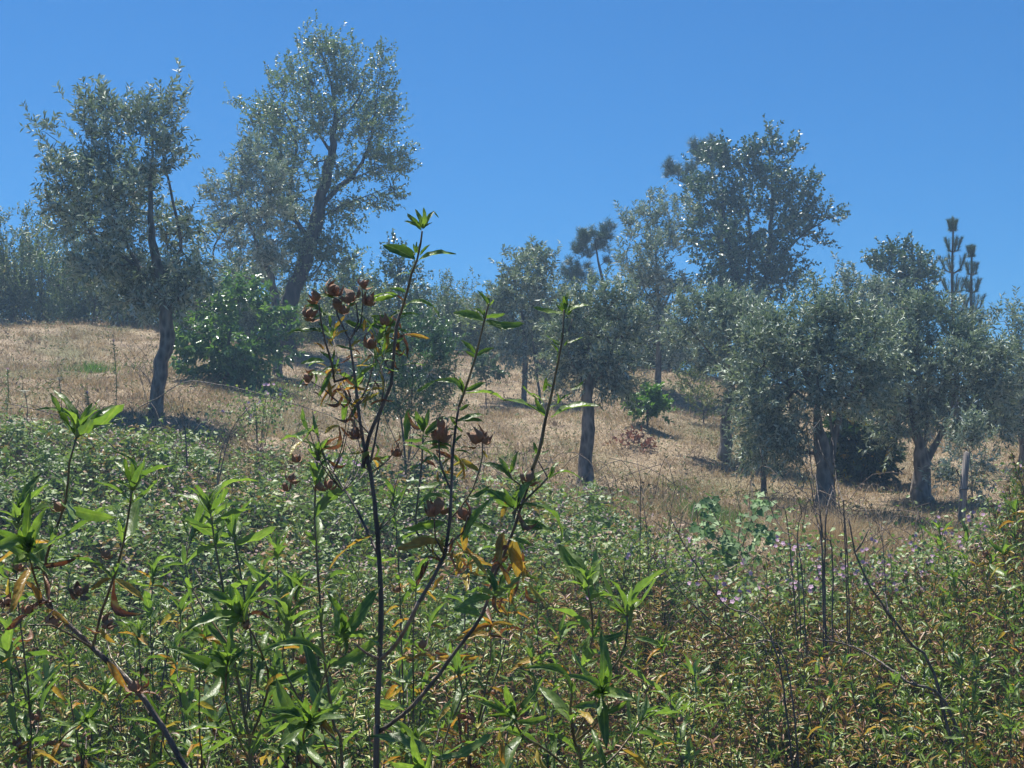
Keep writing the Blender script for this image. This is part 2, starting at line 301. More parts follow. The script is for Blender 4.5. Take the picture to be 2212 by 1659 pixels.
# ------------------------------------------------------------------ trees
def tree(name, label, cat, base, trunks, blobs, leaf='olive', bark='olive_bark', nclu=320, sprigs=3, per=14, L=.065, Wd=.016,
         slen=.2, tpl=RH2, up=.4, group=None, depth=1.0, tip=.004, seed=0, rmin=.0, trunk_top_d=0.0, lobes=.25, spread=.7, ground_base=True, droop=0):
    """base (px,py,d); trunks: polylines (px,py,width_px[,depth offset]); blobs: (px,py,rx,ry[,weight])."""
    g = np.random.default_rng(seed * 101 + 13)
    nclu = int(nclu * .88); L *= 1.25; Wd *= 1.3; per = int(per * 1.25) if tpl is not NEEDLE else per; Wd *= 1.08 if tpl is not NEEDLE else 1
    bx, by, d = base; m = M(d)
    b0 = P(bx, by, d)
    if ground_base: b0[2] = Hz(b0[0], b0[1])
    T = thing(name, label, cat, b0, group)
    paths = []
    for k, t in enumerate(trunks):
        rows = []
        for q in t:
            dd = q[3] if len(q) > 3 else 0.0
            rows.append([*P(q[0], q[1], d + dd), q[2] * m / 2])
        if k == 0:
            rows[0][:3] = b0 + (0, 0, -.12)
        paths.append(smooth_path(rows, .12))
    for k, p in enumerate(paths):
        B = Buf()
        n = len(p); wob = g.normal(0, 1, (n, 3)) * p[:, 3:4] * .12
        q = p[:, :3] + wob; rad = p[:, 3].copy() * (1 if k == 0 else .5)
        if k == 0: rad *= np.interp(np.linspace(0, 1, n), [0, .45, 1], [.84, .78, .4])
        if k == 0:
            h = np.linalg.norm(q - q[0], axis=1); rad *= 1 + .25 * np.exp(-h / (rad[0] * 2.2 + .02))
        tube(B, q, rad, 10 if rad[0] > .04 else 6, rough=.13)
        B.obj('trunk' if k == 0 else 'limb', MAT[bark], T, smooth=True)
    bl = np.array([[*b, 1][:5] for b in blobs], float)
    area = bl[:, 2] * bl[:, 3] * bl[:, 4]
    cx, cy = (bl[:, 0] * area).sum() / area.sum(), (bl[:, 1] * area).sum() / area.sum()
    Rc = max(np.abs(bl[:, 0] - cx).max(), np.abs(bl[:, 1] - cy).max()) + bl[:, 2].mean() * .5
    cnt = np.maximum(2, np.round(nclu * area / area.sum())).astype(int)
    pts = []
    for b, c in zip(bl, cnt):
        dist = math.hypot(b[0] - cx, b[1] - cy)
        hd = math.sqrt(max(Rc * Rc * .5 - dist * dist, 0)) * .75 * depth
        sub = max(1, int(round(c / 14)))
        for s_ in range(sub):                              # lumps inside a blob
            off = g.uniform(-1, 1, 2) * (0 if sub == 1 else lobes + .25)
            zc = d + g.uniform(-1, 1) * hd * m
            k = c // sub
            v = unit(g.normal(size=(k, 3))) * (g.uniform(.1, 1, (k, 1)) ** .4) * (1 if sub == 1 else .8) * np.where(g.uniform(0, 1, (k, 1)) > .86, 1.3, 1)
            for q in v:
                pts.append(P(b[0] + (off[0] + q[0]) * b[2], b[1] + (off[1] + q[1]) * b[3], zc + q[2] * (b[2] + b[3]) / 2 * m * depth))
    pts = np.array(pts)
    ctr = P(cx, cy, d)
    # skeleton
    nodes = [r[:3] for p in paths for r in p[max(1, int(len(p) * .25)) if len(p) > 6 else 0:]]
    nrad = [r[3] for p in paths for r in p[max(1, int(len(p) * .25)) if len(p) > 6 else 0:]]
    nodes = np.array(nodes); 
    order = np.argsort(np.sqrt(((pts[:, None] - nodes[None]) ** 2).sum(-1)).min(1))
    Nn = [*nodes]; par = [-1] * len(nodes); load = [0] * len(nodes); segs = []
    arr = np.zeros((len(nodes) + len(pts) * 4 + 8, 3)); arr[:len(nodes)] = nodes; cn = len(nodes)
    for oi in order:
        q = pts[oi]; dv = arr[:cn] - q
        cost = np.sqrt((dv ** 2).sum(1)) + np.maximum(dv[:, 2], 0) * .7
        j = int(cost.argmin()); a = arr[j].copy(); dist = np.linalg.norm(q - a)
        ns = 3 if dist > .25 else 2
        idx = [j]; pr = j
        for s_ in range(1, ns + 1):
            t = s_ / ns
            pnt = a + (q - a) * t + g.normal(0, .05, 3) * dist * (t < 1); pnt[2] += math.sin(t * PI) * dist * .06 * (1 - droop * 2)
            arr[cn] = pnt; par.append(pr); load.append(0); pr = cn; idx.append(cn); cn += 1
        segs.append(idx)
        k = pr
        while k != -1: load[k] += 1; k = par[k]
    B = Buf()
    for idx in segs:
        r = np.array([tip * .8 * (max(load[k], 1) ** .46) for k in idx[1:]])
        r = np.r_[r[0] * 1.05, r]
        r = np.minimum(r, .09 * max(1, p[:, 3].max() / .12))
        tube(B, arr[idx], r, 5 if r[0] > .012 else 3)
    B.obj('branches', MAT[bark if bark != 'olive_bark' else 'twig'], T, smooth=True, kind='stuff')
    # leaves
    B = Buf(); n = len(pts) * sprigs
    c = np.repeat(pts, sprigs, 0) + g.normal(0, slen * .35, (n, 3))
    out = unit(c - ctr); ax = unit(out * spread + g.normal(0, .55, (n, 3)) + np.array((0, 0, up)))
    sl_ = g.uniform(.6, 1.3, n) * slen * 1.25
    if tpl is NEEDLE:
        t = g.uniform(0, 1, (n, per)); spread_a = 1.0
    else:
        t = (np.arange(per)[None] + g.uniform(0, .8, (n, per))) / per; spread_a = .85
    pos = c[:, None] + ax[:, None] * (t * sl_[:, None])[..., None]
    rnd = g.normal(size=(n, per, 3)); side = unit(np.cross(np.broadcast_to(ax[:, None], rnd.shape), rnd))
    dirn = unit(ax[:, None] * g.uniform(.3, 1.1, (n, per, 1)) + side * spread_a)
    dirn[..., 2] -= droop
    dirn = unit(dirn)
    nrm = unit(g.normal(0, .8, (n, per, 3)) + np.array((0, 0, 1.0)))
    ll = L * g.uniform(.65, 1.2, n * per)
    tint = np.clip(np.repeat(g.uniform(0, .75, n), per) + g.uniform(-.2, .3, n * per), 0, 1)
    leaves(B, pos.reshape(-1, 3), dirn.reshape(-1, 3), nrm.reshape(-1, 3), ll, Wd * g.uniform(.75, 1.2, n * per), tint, tpl)
    if tpl is not NEEDLE:
        for k in range(0, n, 2): tube(B, [c[k], c[k] + ax[k] * sl_[k]], [tip * .5, tip * .3], 3, .4)
    B.obj('foliage', MAT[leaf], T, kind='stuff')
    return T

OL = 'olive trees on the hillside'
# 1 left olive
tree('olive_tree', 'tall open silvery olive tree on the left, bare grey trunk leaning right above the brambles', 'olive tree', (332, 905, 17),
     [[(332, 912, 34), (338, 860, 36), (350, 780, 36), (362, 700, 40), (350, 620, 34), (330, 520, 26), (325, 420, 18), (330, 300, 10)],
      [(352, 640, 24), (290, 560, 20), (250, 470, 14), (215, 360, 10), (195, 270, 6)], [(345, 600, 22), (390, 540, 16), (370, 420, 12), (350, 330, 7)],
      [(300, 575, 16), (210, 520, 12), (150, 420, 8), (110, 330, 5)]],
     [(190, 245, 42, 45), (250, 290, 45, 60, .7), (320, 255, 52, 55), (350, 320, 45, 55), (100, 300, 26, 26, .7), (150, 375, 50, 45), (215, 400, 55, 55), (330, 420, 65, 60, 1.1), (270, 400, 45, 45, 1), (285, 250, 30, 35, .6), (225, 320, 45, 45, .8), (240, 460, 50, 45, 1), (150, 430, 40, 40, .8),
      (170, 480, 60, 50), (260, 520, 65, 60, 1.4), (370, 500, 50, 55), (220, 575, 50, 40, 1.4), (320, 600, 75, 55, 1.4), (400, 570, 50, 60), (280, 640, 50, 30), (370, 650, 55, 35, 1.3), (410, 480, 30, 40, .6)],
     'olive2', nclu=520, sprigs=3, per=12, L=.072, Wd=.019, seed=1, group=OL)
# 2 olive behind
tree('olive_tree', 'olive with thin bare forked limb between the left olive and the leaning cork oak', 'olive tree', (600, 745, 24),
     [[(600, 745, 26), (598, 690, 24), (585, 600, 20), (560, 540, 16), (520, 440, 10)], [(585, 610, 9), (530, 600, 9), (462, 560, 8), (480, 500, 7), (520, 460, 6)], [(462, 560, 7), (435, 580, 6), (420, 600, 4)]],
     [(520, 360, 40, 45), (570, 390, 45, 50), (480, 430, 32, 40), (530, 450, 55, 45), (590, 470, 50, 50), (500, 500, 40, 35), (580, 535, 45, 40, 1.3), (540, 330, 30, 25, .7)],
     'olive2', nclu=230, per=12, L=.078, Wd=.02, seed=2, group=OL)
# 3 cork oak
tree('cork_oak', 'tallest tree, dark leaning cork oak with airy high crown against the sky', 'oak tree', (622, 775, 28),
     [[(620, 780, 52), (616, 720, 46), (625, 650, 44), (655, 570, 42), (678, 500, 40), (692, 440, 34), (715, 340, 28), (722, 260, 18), (715, 180, 11), (690, 100, 5)],
      [(690, 455, 24), (725, 410, 22), (765, 375, 18), (795, 320, 11), (810, 240, 6), (822, 150, 3)],
      [(670, 520, 20), (632, 460, 22), (628, 390, 17), (640, 310, 11), (610, 230, 6), (560, 240, 3)],
      [(715, 330, 14), (680, 270, 10), (670, 200, 7), (660, 130, 3)], [(722, 270, 12), (770, 220, 8), (790, 170, 4)], [(740, 400, 10), (800, 370, 7), (860, 350, 3), (885, 345, 2)],
      [(690, 470, 10), (750, 440, 8), (800, 420, 4), (850, 400, 2)]],
     [(690, 110, 45, 50, .7), (740, 130, 45, 45, .6), (820, 145, 28, 45, .5), (640, 180, 50, 45, .8), (740, 190, 60, 45, .9), (820, 220, 40, 50, .8), (560, 235, 55, 30, .7), (590, 290, 55, 45, .9),
      (690, 270, 65, 55, 1), (790, 290, 65, 50, 1), (620, 350, 55, 50, 1), (720, 370, 60, 50, .7), (820, 370, 50, 50, .8), (870, 350, 25, 35, .4), (640, 430, 45, 50, 1.1), (740, 450, 60, 40, .8),
      (820, 430, 45, 30, .6), (650, 510, 50, 45, 1.2), (715, 540, 45, 40, 1), (620, 570, 35, 35, .8), (690, 590, 40, 25, .5), (520, 230, 20, 15, .4)],
     'cork', 'cork_bark', nclu=1080, sprigs=3, per=11, L=.05, Wd=.027, slen=.22, tpl=RH2, seed=3, depth=.8, tip=.005)
# 4 broad bush
tree('broadleaf_bush', 'dense bright green broadleaf bush beside the left olive trunk', 'bush', (490, 830, 21),
     [[(490, 835, 16), (490, 780, 12), (500, 700, 8)], [(485, 800, 9), (440, 740, 6)], [(495, 790, 9), (560, 730, 6)]],
     [(520, 625, 28, 28, .8), (500, 665, 50, 35), (430, 720, 45, 40), (500, 730, 60, 55, 1.3), (580, 680, 32, 35), (575, 740, 40, 40, 1), (430, 770, 40, 35), (500, 790, 55, 40, 1.3), (600, 730, 25, 35, .7), (395, 700, 20, 20, .6), (540, 780, 25, 25)],
     'bush', 'twig', nclu=150, sprigs=3, per=11, L=.08, Wd=.036, slen=.2, tpl=OVAL, seed=4, group=None, up=.2, droop=.25)
# 8 mid-left olive pair
tree('olive_tree', 'dense rounded olive on two thin trunks casting shade on the slope, left of the pine', 'olive tree', (1130, 872, 25),
     [[(1130, 875, 15), (1135, 800, 15), (1130, 700, 14), (1125, 620, 8)], [(1168, 885, 12), (1162, 820, 11), (1150, 720, 9), (1160, 640, 6)]],
     [(1145, 560, 42, 32), (1100, 590, 32, 30, .8), (1180, 590, 28, 30, .7), (1130, 630, 65, 40, 1.2), (1075, 650, 38, 35), (1180, 660, 45, 40), (1110, 700, 60, 45, 1.3), (1170, 730, 55, 45, 1.3), (1120, 765, 35, 30), (1180, 785, 40, 25)],
     'olive', nclu=300, per=12, L=.078, Wd=.021, seed=5, group=OL)
# 10 mid olive
tree('olive_tree', 'olive in the middle with a single dark gnarled trunk standing in dry grass', 'olive tree', (1262, 1052, 18),
     [[(1260, 1055, 42), (1262, 1000, 38), (1272, 930, 36), (1268, 860, 38), (1275, 800, 34), (1275, 740, 22)], [(1272, 850, 20), (1310, 790, 15), (1330, 730, 9)], [(1268, 840, 20), (1235, 780, 14), (1220, 720, 8)]],
     [(1250, 660, 45, 32, .8), (1310, 660, 45, 32, .8), (1215, 710, 40, 35), (1270, 725, 55, 45, 1.2), (1340, 715, 40, 35), (1235, 780, 40, 40, 1), (1310, 780, 55, 45, 1.1), (1220, 830, 25, 25, .7), (1335, 840, 28, 45, 1), (1290, 830, 28, 20, .5)],
     'olive', nclu=300, per=13, seed=6, group=OL, L=.062)
# 11 thin silver olive
tree('olive_tree', 'slender silvery olive with sparse upright top, left of the big dark oak', 'olive tree', (1420, 800, 27),
     [[(1425, 805, 18), (1425, 720, 15), (1420, 600, 12), (1415, 520, 7)], [(1424, 690, 9), (1380, 600, 6)], [(1424, 680, 9), (1465, 600, 6)]],
     [(1425, 455, 50, 28, .6), (1385, 490, 40, 40, .8), (1440, 510, 50, 40, .9), (1410, 570, 60, 45, 1), (1450, 620, 50, 40), (1390, 640, 50, 40), (1350, 600, 22, 30, .5), (1470, 470, 25, 30, .5), (1420, 700, 65, 45, 1.3), (1370, 730, 40, 30), (1450, 760, 40, 30)],
     'olive2', nclu=290, per=12, L=.08, Wd=.02, seed=7, group=OL, up=.9)
# 14 olive with leaning trunk
tree('olive_tree', 'wide olive on a short leaning trunk, partly behind the big twin trunk olive', 'olive tree', (1562, 962, 21),
     [[(1560, 965, 34), (1568, 920, 30), (1575, 870, 26), (1580, 800, 20), (1560, 720, 12)], [(1578, 830, 14), (1530, 760, 9), (1490, 710, 6)]],
     [(1500, 670, 40, 30, .8), (1570, 660, 55, 30, .9), (1630, 680, 40, 35, .8), (1490, 720, 45, 30), (1560, 720, 60, 45, 1.3), (1620, 740, 50, 45, 1.1), (1600, 800, 50, 35), (1540, 780, 35, 25, .8), (1580, 850, 35, 22, .6), (1620, 850, 35, 40, .9)],
     'olive', nclu=300, per=12, L=.07, Wd=.018, seed=8, group=OL)
# 15 big twin trunk olive
tree('olive_tree', 'broad nearest olive on a thick trunk forked in two, low hanging branches on its left', 'olive tree', (1778, 1112, 17),
     [[(1780, 1118, 52), (1782, 1040, 46), (1775, 980, 44), (1765, 900, 30), (1755, 840, 24), (1720, 770, 14)], [(1788, 1040, 34), (1802, 960, 30), (1815, 890, 26), (1850, 820, 18), (1860, 750, 10)],
      [(1765, 880, 14), (1700, 830, 10), (1650, 790, 6)], [(1800, 950, 12), (1790, 850, 10), (1790, 720, 6)]],
     [(1690, 680, 45, 35, .8), (1750, 690, 50, 35, .9), (1810, 700, 50, 35, .9), (1870, 720, 40, 35, .8), (1640, 740, 35, 35, .8), (1700, 760, 65, 50, 1.3), (1790, 770, 65, 50, 1.3), (1870, 800, 55, 45, 1.1),
      (1610, 810, 35, 35, .9), (1680, 850, 60, 40, 1.3), (1760, 850, 50, 35, 1), (1840, 860, 50, 30, 1), (1900, 850, 30, 30, .8), (1660, 920, 50, 45, 1.1), (1700, 960, 35, 40, .9), (1640, 980, 30, 30, .6), (1720, 900, 25, 30, .8), (1770, 650, 25, 20, .4)],
     'olive', nclu=600, per=13, L=.064, Wd=.016, seed=9, group=OL, droop=.1)
# 17 right olive
tree('olive_tree', 'dense spreading olive on a short dark split trunk at the right, shade around its foot', 'olive tree', (1997, 1085, 19),
     [[(1995, 1090, 54), (1992, 1040, 46), (1990, 980, 40), (1975, 920, 26), (1960, 840, 14)], [(2000, 1000, 36), (2025, 950, 26), (2050, 890, 20), (2070, 800, 10)], [(1998, 960, 20), (2005, 880, 14), (2010, 780, 8)]],
     [(1960, 690, 40, 30, .8), (2020, 690, 50, 35, .9), (2080, 720, 45, 35, .9), (1930, 740, 35, 40, .9), (1990, 750, 60, 50, 1.3), (2070, 780, 60, 45, 1.2), (2140, 780, 40, 45, .9), (1950, 820, 45, 45, 1.2), (2030, 840, 60, 45, 1.4),
      (2120, 850, 55, 45, 1.1), (1920, 890, 35, 35, .9), (1990, 900, 35, 28, .8), (2090, 910, 45, 30, .9), (1925, 940, 25, 28, .6), (2160, 900, 30, 35, .7)],
     'olive', nclu=560, per=13, L=.068, Wd=.017, seed=10, group=OL)
# 19 far right olive
tree('olive_tree', 'olive cut off by the right edge of the picture, sky showing through its top', 'olive tree', (2215, 1010, 22),
     [[(2215, 1015, 40), (2215, 940, 34), (2210, 850, 24), (2200, 760, 12)]],
     [(2190, 690, 40, 25, .5), (2215, 730, 45, 35, .8), (2190, 780, 35, 35, .8), (2210, 840, 50, 50, 1.2), (2200, 910, 45, 40, 1), (2250, 780, 50, 60, 1), (2270, 880, 50, 50, 1)],
     'olive', nclu=260, per=12, L=.072, Wd=.018, seed=11, group=OL)
# 22 olive behind right
tree('olive_tree', 'pale loose olive whose thin top pokes up left of the round crowned oak', 'olive tree', (1860, 900, 26),
     [[(1862, 905, 20), (1860, 800, 16), (1850, 700, 8)]],
     [(1830, 600, 20, 18, .6), (1845, 630, 35, 25, .8), (1890, 640, 35, 30, .8), (1870, 680, 55, 35, 1.2), (1900, 730, 50, 40, 1), (1840, 730, 40, 35)],
     'olive2', nclu=170, per=12, L=.08, Wd=.02, seed=12, group=OL, up=.9)
# 12 big oak
tree('oak_tree', 'big dark evergreen oak with several stems standing against the sky', 'oak tree', (1610, 800, 33),
     [[(1610, 805, 40), (1610, 720, 36), (1600, 640, 30), (1570, 520, 20), (1560, 420, 10)], [(1612, 700, 30), (1650, 620, 24), (1665, 500, 18), (1668, 400, 12), (1660, 320, 6)], [(1600, 660, 18), (1620, 560, 14), (1615, 450, 8)], [(1655, 600, 14), (1720, 520, 10), (1790, 470, 5)]],
     [(1650, 315, 35, 30, .8), (1700, 340, 30, 28, .7), (1560, 350, 50, 40, 1), (1620, 370, 45, 40, 1), (1690, 390, 45, 45, 1), (1530, 410, 40, 45, 1.2), (1590, 440, 50, 45, 1.4), (1670, 460, 45, 45, 1.1), (1740, 420, 30, 40, .8),
      (1790, 460, 35, 28, .6), (1740, 490, 45, 40, 1), (1530, 500, 40, 50, 1.4), (1600, 530, 55, 50, 1.5), (1680, 540, 50, 45, 1.3), (1560, 590, 60, 40, 1.5), (1640, 600, 55, 40, 1.5), (1710, 590, 35, 30, .9), (1560, 650, 50, 30, 1.2), (1620, 655, 60, 25, 1.2), (1780, 510, 25, 20, .5)],
     'oak', 'cork_bark', nclu=800, sprigs=3, per=11, L=.07, Wd=.042, slen=.25, seed=13, depth=.9)
tree('oak_tree', 'small round crowned oak on the ridge, left of the young pine', 'oak tree', (1945, 860, 31),
     [[(1945, 865, 22), (1945, 760, 18), (1945, 650, 10)]],
     [(1945, 550, 40, 22, .8), (1910, 580, 32, 30), (1965, 580, 45, 35), (2005, 600, 22, 30, .6), (1930, 620, 50, 35, 1.3), (1980, 640, 35, 30), (1940, 680, 45, 35, 1)],
     'oak', 'cork_bark', nclu=230, sprigs=3, per=11, L=.065, Wd=.038, slen=.22, seed=14)
tree('oak_sapling', 'narrow young oak on the skyline just left of the tall leafy shoot', 'oak tree', (860, 740, 31),
     [[(862, 745, 9), (862, 650, 7), (858, 560, 4)]],
     [(852, 545, 18, 15, .6), (850, 580, 24, 28), (885, 600, 28, 25, .8), (845, 625, 30, 28), (890, 645, 28, 28, .9), (860, 680, 50, 30, 1.2)],
     'oak', 'cork_bark', nclu=120, sprigs=3, per=10, L=.06, Wd=.036, slen=.2, seed=15)
tree('oak_sapling', 'pale young oak just right of the leaning cork oak trunk', 'oak tree', (760, 745, 31),
     [[(762, 745, 9), (762, 650, 7), (765, 580, 4)]],
     [(765, 570, 20, 20, .6), (750, 605, 30, 28), (780, 620, 25, 28, .8), (750, 660, 45, 30, 1.2)],
     'cork', 'cork_bark', nclu=90, sprigs=3, per=10, L=.06, Wd=.034, slen=.2, seed=16)
tree('oak_sapling', 'upper left twiggy oak crown peeking between the left olive and cork oak', 'oak tree', (545, 740, 33),
     [[(545, 745, 16), (548, 650, 12), (545, 560, 8)]], [(545, 530, 35, 25, .8), (520, 570, 30, 22), (570, 560, 30, 25), (545, 600, 45, 25)],
     'oak', 'cork_bark', nclu=90, sprigs=3, per=10, L=.06, Wd=.034, slen=.2, seed=17)
# pines
tree('pine_tree', 'leaning pine with bare upper trunk and two tufted heads near the centre', 'pine tree', (1312, 800, 36),
     [[(1312, 805, 16), (1310, 700, 13), (1305, 630, 12), (1292, 560, 9), (1285, 520, 6)], [(1305, 640, 6), (1260, 610, 5), (1235, 590, 3)], [(1295, 575, 4), (1312, 560, 3), (1318, 545, 2)]],
     [(1258, 520, 20, 16), (1285, 512, 32, 20, 1.3), (1312, 500, 16, 14, .9), (1265, 545, 26, 16, 1), (1300, 535, 22, 14, .9), (1310, 575, 9, 12, .3), (1235, 595, 26, 24, 1.1), (1265, 600, 28, 22, .9), (1225, 620, 18, 18, .7)],
     'needle', 'pine_bark', nclu=85, sprigs=7, per=26, L=.13, Wd=.008, slen=.12, tpl=NEEDLE, seed=18, depth=.6, up=1.2, spread=.3)
tree('pine_tree', 'tall pine showing tufted limbs left of and behind the big dark oak', 'pine tree', (1560, 800, 39),
     [[(1560, 805, 20), (1560, 650, 18), (1555, 450, 14), (1530, 340, 9)], [(1555, 460, 8), (1500, 410, 7), (1460, 385, 4)]],
     [(1450, 375, 22, 14, .9), (1480, 370, 25, 14, 1), (1440, 360, 10, 14, .5), (1510, 330, 28, 18, 1.2), (1525, 350, 30, 22, 1.2), (1500, 390, 26, 10, .7), (1480, 400, 10, 8, .3), (1545, 320, 20, 15, .8), (1540, 380, 20, 20, .6)],
     'needle', 'pine_bark', nclu=85, sprigs=7, per=26, L=.14, Wd=.008, slen=.12, tpl=NEEDLE, seed=19, depth=.6, up=1.2, spread=.3)
def young_pine(label, bx, by, d, top, width, seed):
    g = np.random.default_rng(seed); b0 = P(bx, by, d); b0[2] = Hz(b0[0], b0[1])
    T = thing('pine_tree', label, 'pine tree', b0)
    tp = P(top[0], top[1], d); h = tp[2] - b0[2]
    B = Buf(); pts = [b0 + (tp - b0) * t + np.array((math.sin(t * 7) * .03, 0, 0)) for t in np.linspace(-.02, 1, 20)]
    tube(B, pts, np.linspace(.07, .012, 20), 7, rough=.08); B.obj('trunk', MAT['pine_bark'], T, smooth=True)
    NB = Buf(); 
    def needles(a, b, n, L):
        t = g.uniform(0, 1, n) ** .8; ax = unit(b - a); pos = a + (b - a) * t[:, None]
        s = unit(np.cross(np.broadcast_to(ax, (n, 3)), g.normal(size=(n, 3))))
        leaves(NB, pos, ax * g.uniform(.7, 1.5, (n, 1)) + s * .65 + g.normal(0, .3, (n, 3)), g.normal(size=(n, 3)), L * .8 * g.uniform(.7, 1.1, n), .005, g.uniform(0, 1, n), NEEDLE)
    needles(b0 + (tp - b0) * .45, b0 + (tp - b0) * .8, 500, .15); needles(b0 + (tp - b0) * .8, tp, 450, .11)
    for lv, f in enumerate(np.linspace(.30, .93, 7)):
        o = b0 + (tp - b0) * f; reach = width * (1 - f) ** .9 * 1.15 * g.uniform(.8, 1.1) + .04
        for k in range(5):
            a = k * 2 * PI / 5 + lv * .7 + g.normal(0, .2); q = np.array((math.cos(a), math.sin(a), 0)) * reach
            m = o + q * .55 + (0, 0, reach * .25); e = o + q + (0, 0, reach * .75 + .15)
            B = Buf(); tube(B, [o, m, e], [.02 * (1.1 - f) + .006, .012 * (1.1 - f) + .006, .006], 5); B.obj('branch', MAT['pine_bark'], T, smooth=True)
            needles(o + (m - o) * .4, m, 70, .13); needles(m, e, 150, .13)
            for s_ in (-1, 1):
                e2 = m + (e - m) * .5 + np.array((-q[1], q[0], 0)) * .3 * s_ + (0, 0, .1); needles(m, e2, 70, .12)
    NB.obj('foliage', MAT['needle'], T, kind='stuff')
young_pine('young pointed pine with upturned tufts, standing on the ridge at the right', 2062, 860, 29, (2058, 470), .62, 5)
young_pine('smaller young pine just right of and behind the pointed one', 2105, 860, 30, (2098, 530), .45, 6)

# small plants on the slope
tree('bright_bush', 'small rounded bright green bush alone on the dry slope', 'bush', (1398, 925, 22),
     [[(1398, 925, 7), (1398, 890, 5)]], [(1398, 860, 26, 18, 1), (1385, 885, 24, 22, 1), (1415, 885, 22, 20, 1), (1430, 880, 12, 10, .4)],
     'bright', 'twig', nclu=38, sprigs=4, per=11, L=.06, Wd=.028, slen=.12, tpl=OVAL, seed=21, up=.8)
tree('dry_shrub', 'low dead shrub with dry reddish leaves on the open slope', 'shrub', (1365, 978, 20.5),
     [[(1365, 980, 4), (1368, 955, 3)]], [(1350, 955, 18, 14, 1), (1378, 955, 20, 16, 1), (1395, 965, 12, 10, .6)],
     'red', 'twig', nclu=14, sprigs=3, per=7, L=.05, Wd=.025, slen=.12, tpl=OVAL, seed=22)
tree('seedling_tree', 'tiny dark leaved seedling tree on a thin stem on the upper slope', 'seedling', (1050, 868, 24),
     [[(1050, 868, 4), (1050, 810, 3)]], [(1048, 790, 16, 18, 1), (1062, 805, 14, 14, .7), (1040, 810, 12, 10, .6)],
     'oak', 'twig', nclu=26, sprigs=3, per=9, L=.06, Wd=.035, slen=.12, seed=23)
tree('seedling_tree', 'thin seedling with a wispy top under the leaning trunk olive', 'seedling', (1492, 892, 25),
     [[(1492, 892, 4), (1492, 840, 3)]], [(1490, 820, 22, 18, 1), (1475, 835, 12, 12, .7), (1510, 830, 14, 12, .6)],
     'scrub', 'twig', nclu=24, sprigs=3, per=9, L=.05, Wd=.02, slen=.14, seed=24)
tree('scrub_bush', 'low grey green scrub bush on the slope between two olives', 'bush', (1520, 895, 24),
     [[(1520, 895, 5), (1520, 875, 4)]], [(1515, 870, 28, 20, 1), (1540, 880, 20, 14, .8)],
     'scrub', 'twig', nclu=30, sprigs=3, per=10, L=.045, Wd=.015, slen=.14, seed=25, up=.9)
tree('dark_bush', 'dark glossy bush with yellow leaves behind the twin trunk olive', 'bush', (1860, 1035, 20.5),
     [[(1860, 1035, 9), (1862, 970, 7), (1865, 930, 4)], [(1858, 1010, 6), (1830, 960, 4)]],
     [(1840, 945, 28, 25, 1), (1885, 960, 32, 30, 1.2), (1850, 990, 30, 28, 1.2), (1895, 1005, 25, 20, 1), (1825, 1000, 18, 22, .8), (1820, 920, 14, 18, .6)],
     'persimmon', 'twig', nclu=120, sprigs=3, per=10, L=.09, Wd=.045, slen=.18, tpl=OVAL, seed=26)
tree('bright_bush', 'low leafy bush with yellowed tips under the wide right olive', 'bush', (1960, 960, 25),
     [[(1960, 960, 5), (1960, 930, 4)]], [(1950, 930, 20, 18, 1), (1975, 925, 18, 16, 1)],
     'bright', 'twig', nclu=26, sprigs=3, per=9, L=.06, Wd=.03, slen=.14, tpl=OVAL, seed=27)
tree('olive_sapling', 'thin crooked young olive in front of the big olive, left of its trunk', 'olive sapling', (1648, 1045, 18.5),
     [[(1648, 1048, 15), (1652, 1000, 12), (1655, 950, 10), (1650, 890, 6)], [(1652, 1005, 5), (1630, 960, 3)]],
     [(1640, 900, 32, 30, 1), (1670, 925, 28, 30, 1), (1625, 945, 22, 30, .8), (1650, 975, 35, 22, .7), (1600, 975, 18, 20, .4)],
     'olive', nclu=80, per=11, L=.06, Wd=.015, slen=.18, seed=28, up=0, droop=.2)
tree('olive_sapling', 'small young olive tied beside the wooden stake at the right', 'olive sapling', (2098, 1135, 16.3),
     [[(2098, 1138, 5), (2100, 1060, 4), (2095, 980, 3), (2085, 930, 2)]],
     [(2085, 930, 26, 20, .8), (2110, 960, 28, 24, .9), (2070, 975, 22, 20, .7), (2115, 1010, 24, 22, .8), (2060, 1020, 26, 26, .7), (2105, 1050, 18, 20, .5), (2035, 1035, 16, 16, .4)],
     'olive2', nclu=80, per=9, L=.055, Wd=.014, slen=.16, seed=29, up=.6)
tree('olive_sapling', 'leafy many stemmed sapling behind the central shoots, glossy green leaves', 'sapling', (880, 1010, 14.5),
     [[(880, 1015, 7), (870, 930, 6), (850, 830, 4), (840, 740, 2)], [(882, 1000, 6), (900, 900, 5), (930, 800, 4), (940, 720, 2)], [(884, 1000, 5), (930, 930, 4), (975, 850, 3), (985, 780, 2)],
      [(876, 1000, 5), (840, 920, 4), (810, 840, 3), (800, 770, 2)], [(882, 990, 5), (890, 860, 4), (890, 740, 2)]],
     [(890, 720, 30, 35, .7), (930, 740, 35, 35, .8), (850, 760, 35, 40, .8), (960, 790, 30, 35, .7), (900, 810, 45, 40, 1), (815, 810, 28, 40, .6), (930, 860, 40, 35, .8), (860, 870, 40, 35, .8), (820, 890, 25, 25, .5)],
     'sapling', 'twig', nclu=210, sprigs=3, per=11, L=.042, Wd=.013, slen=.15, tpl=RHOMB, seed=30, up=1.3, tip=.003)
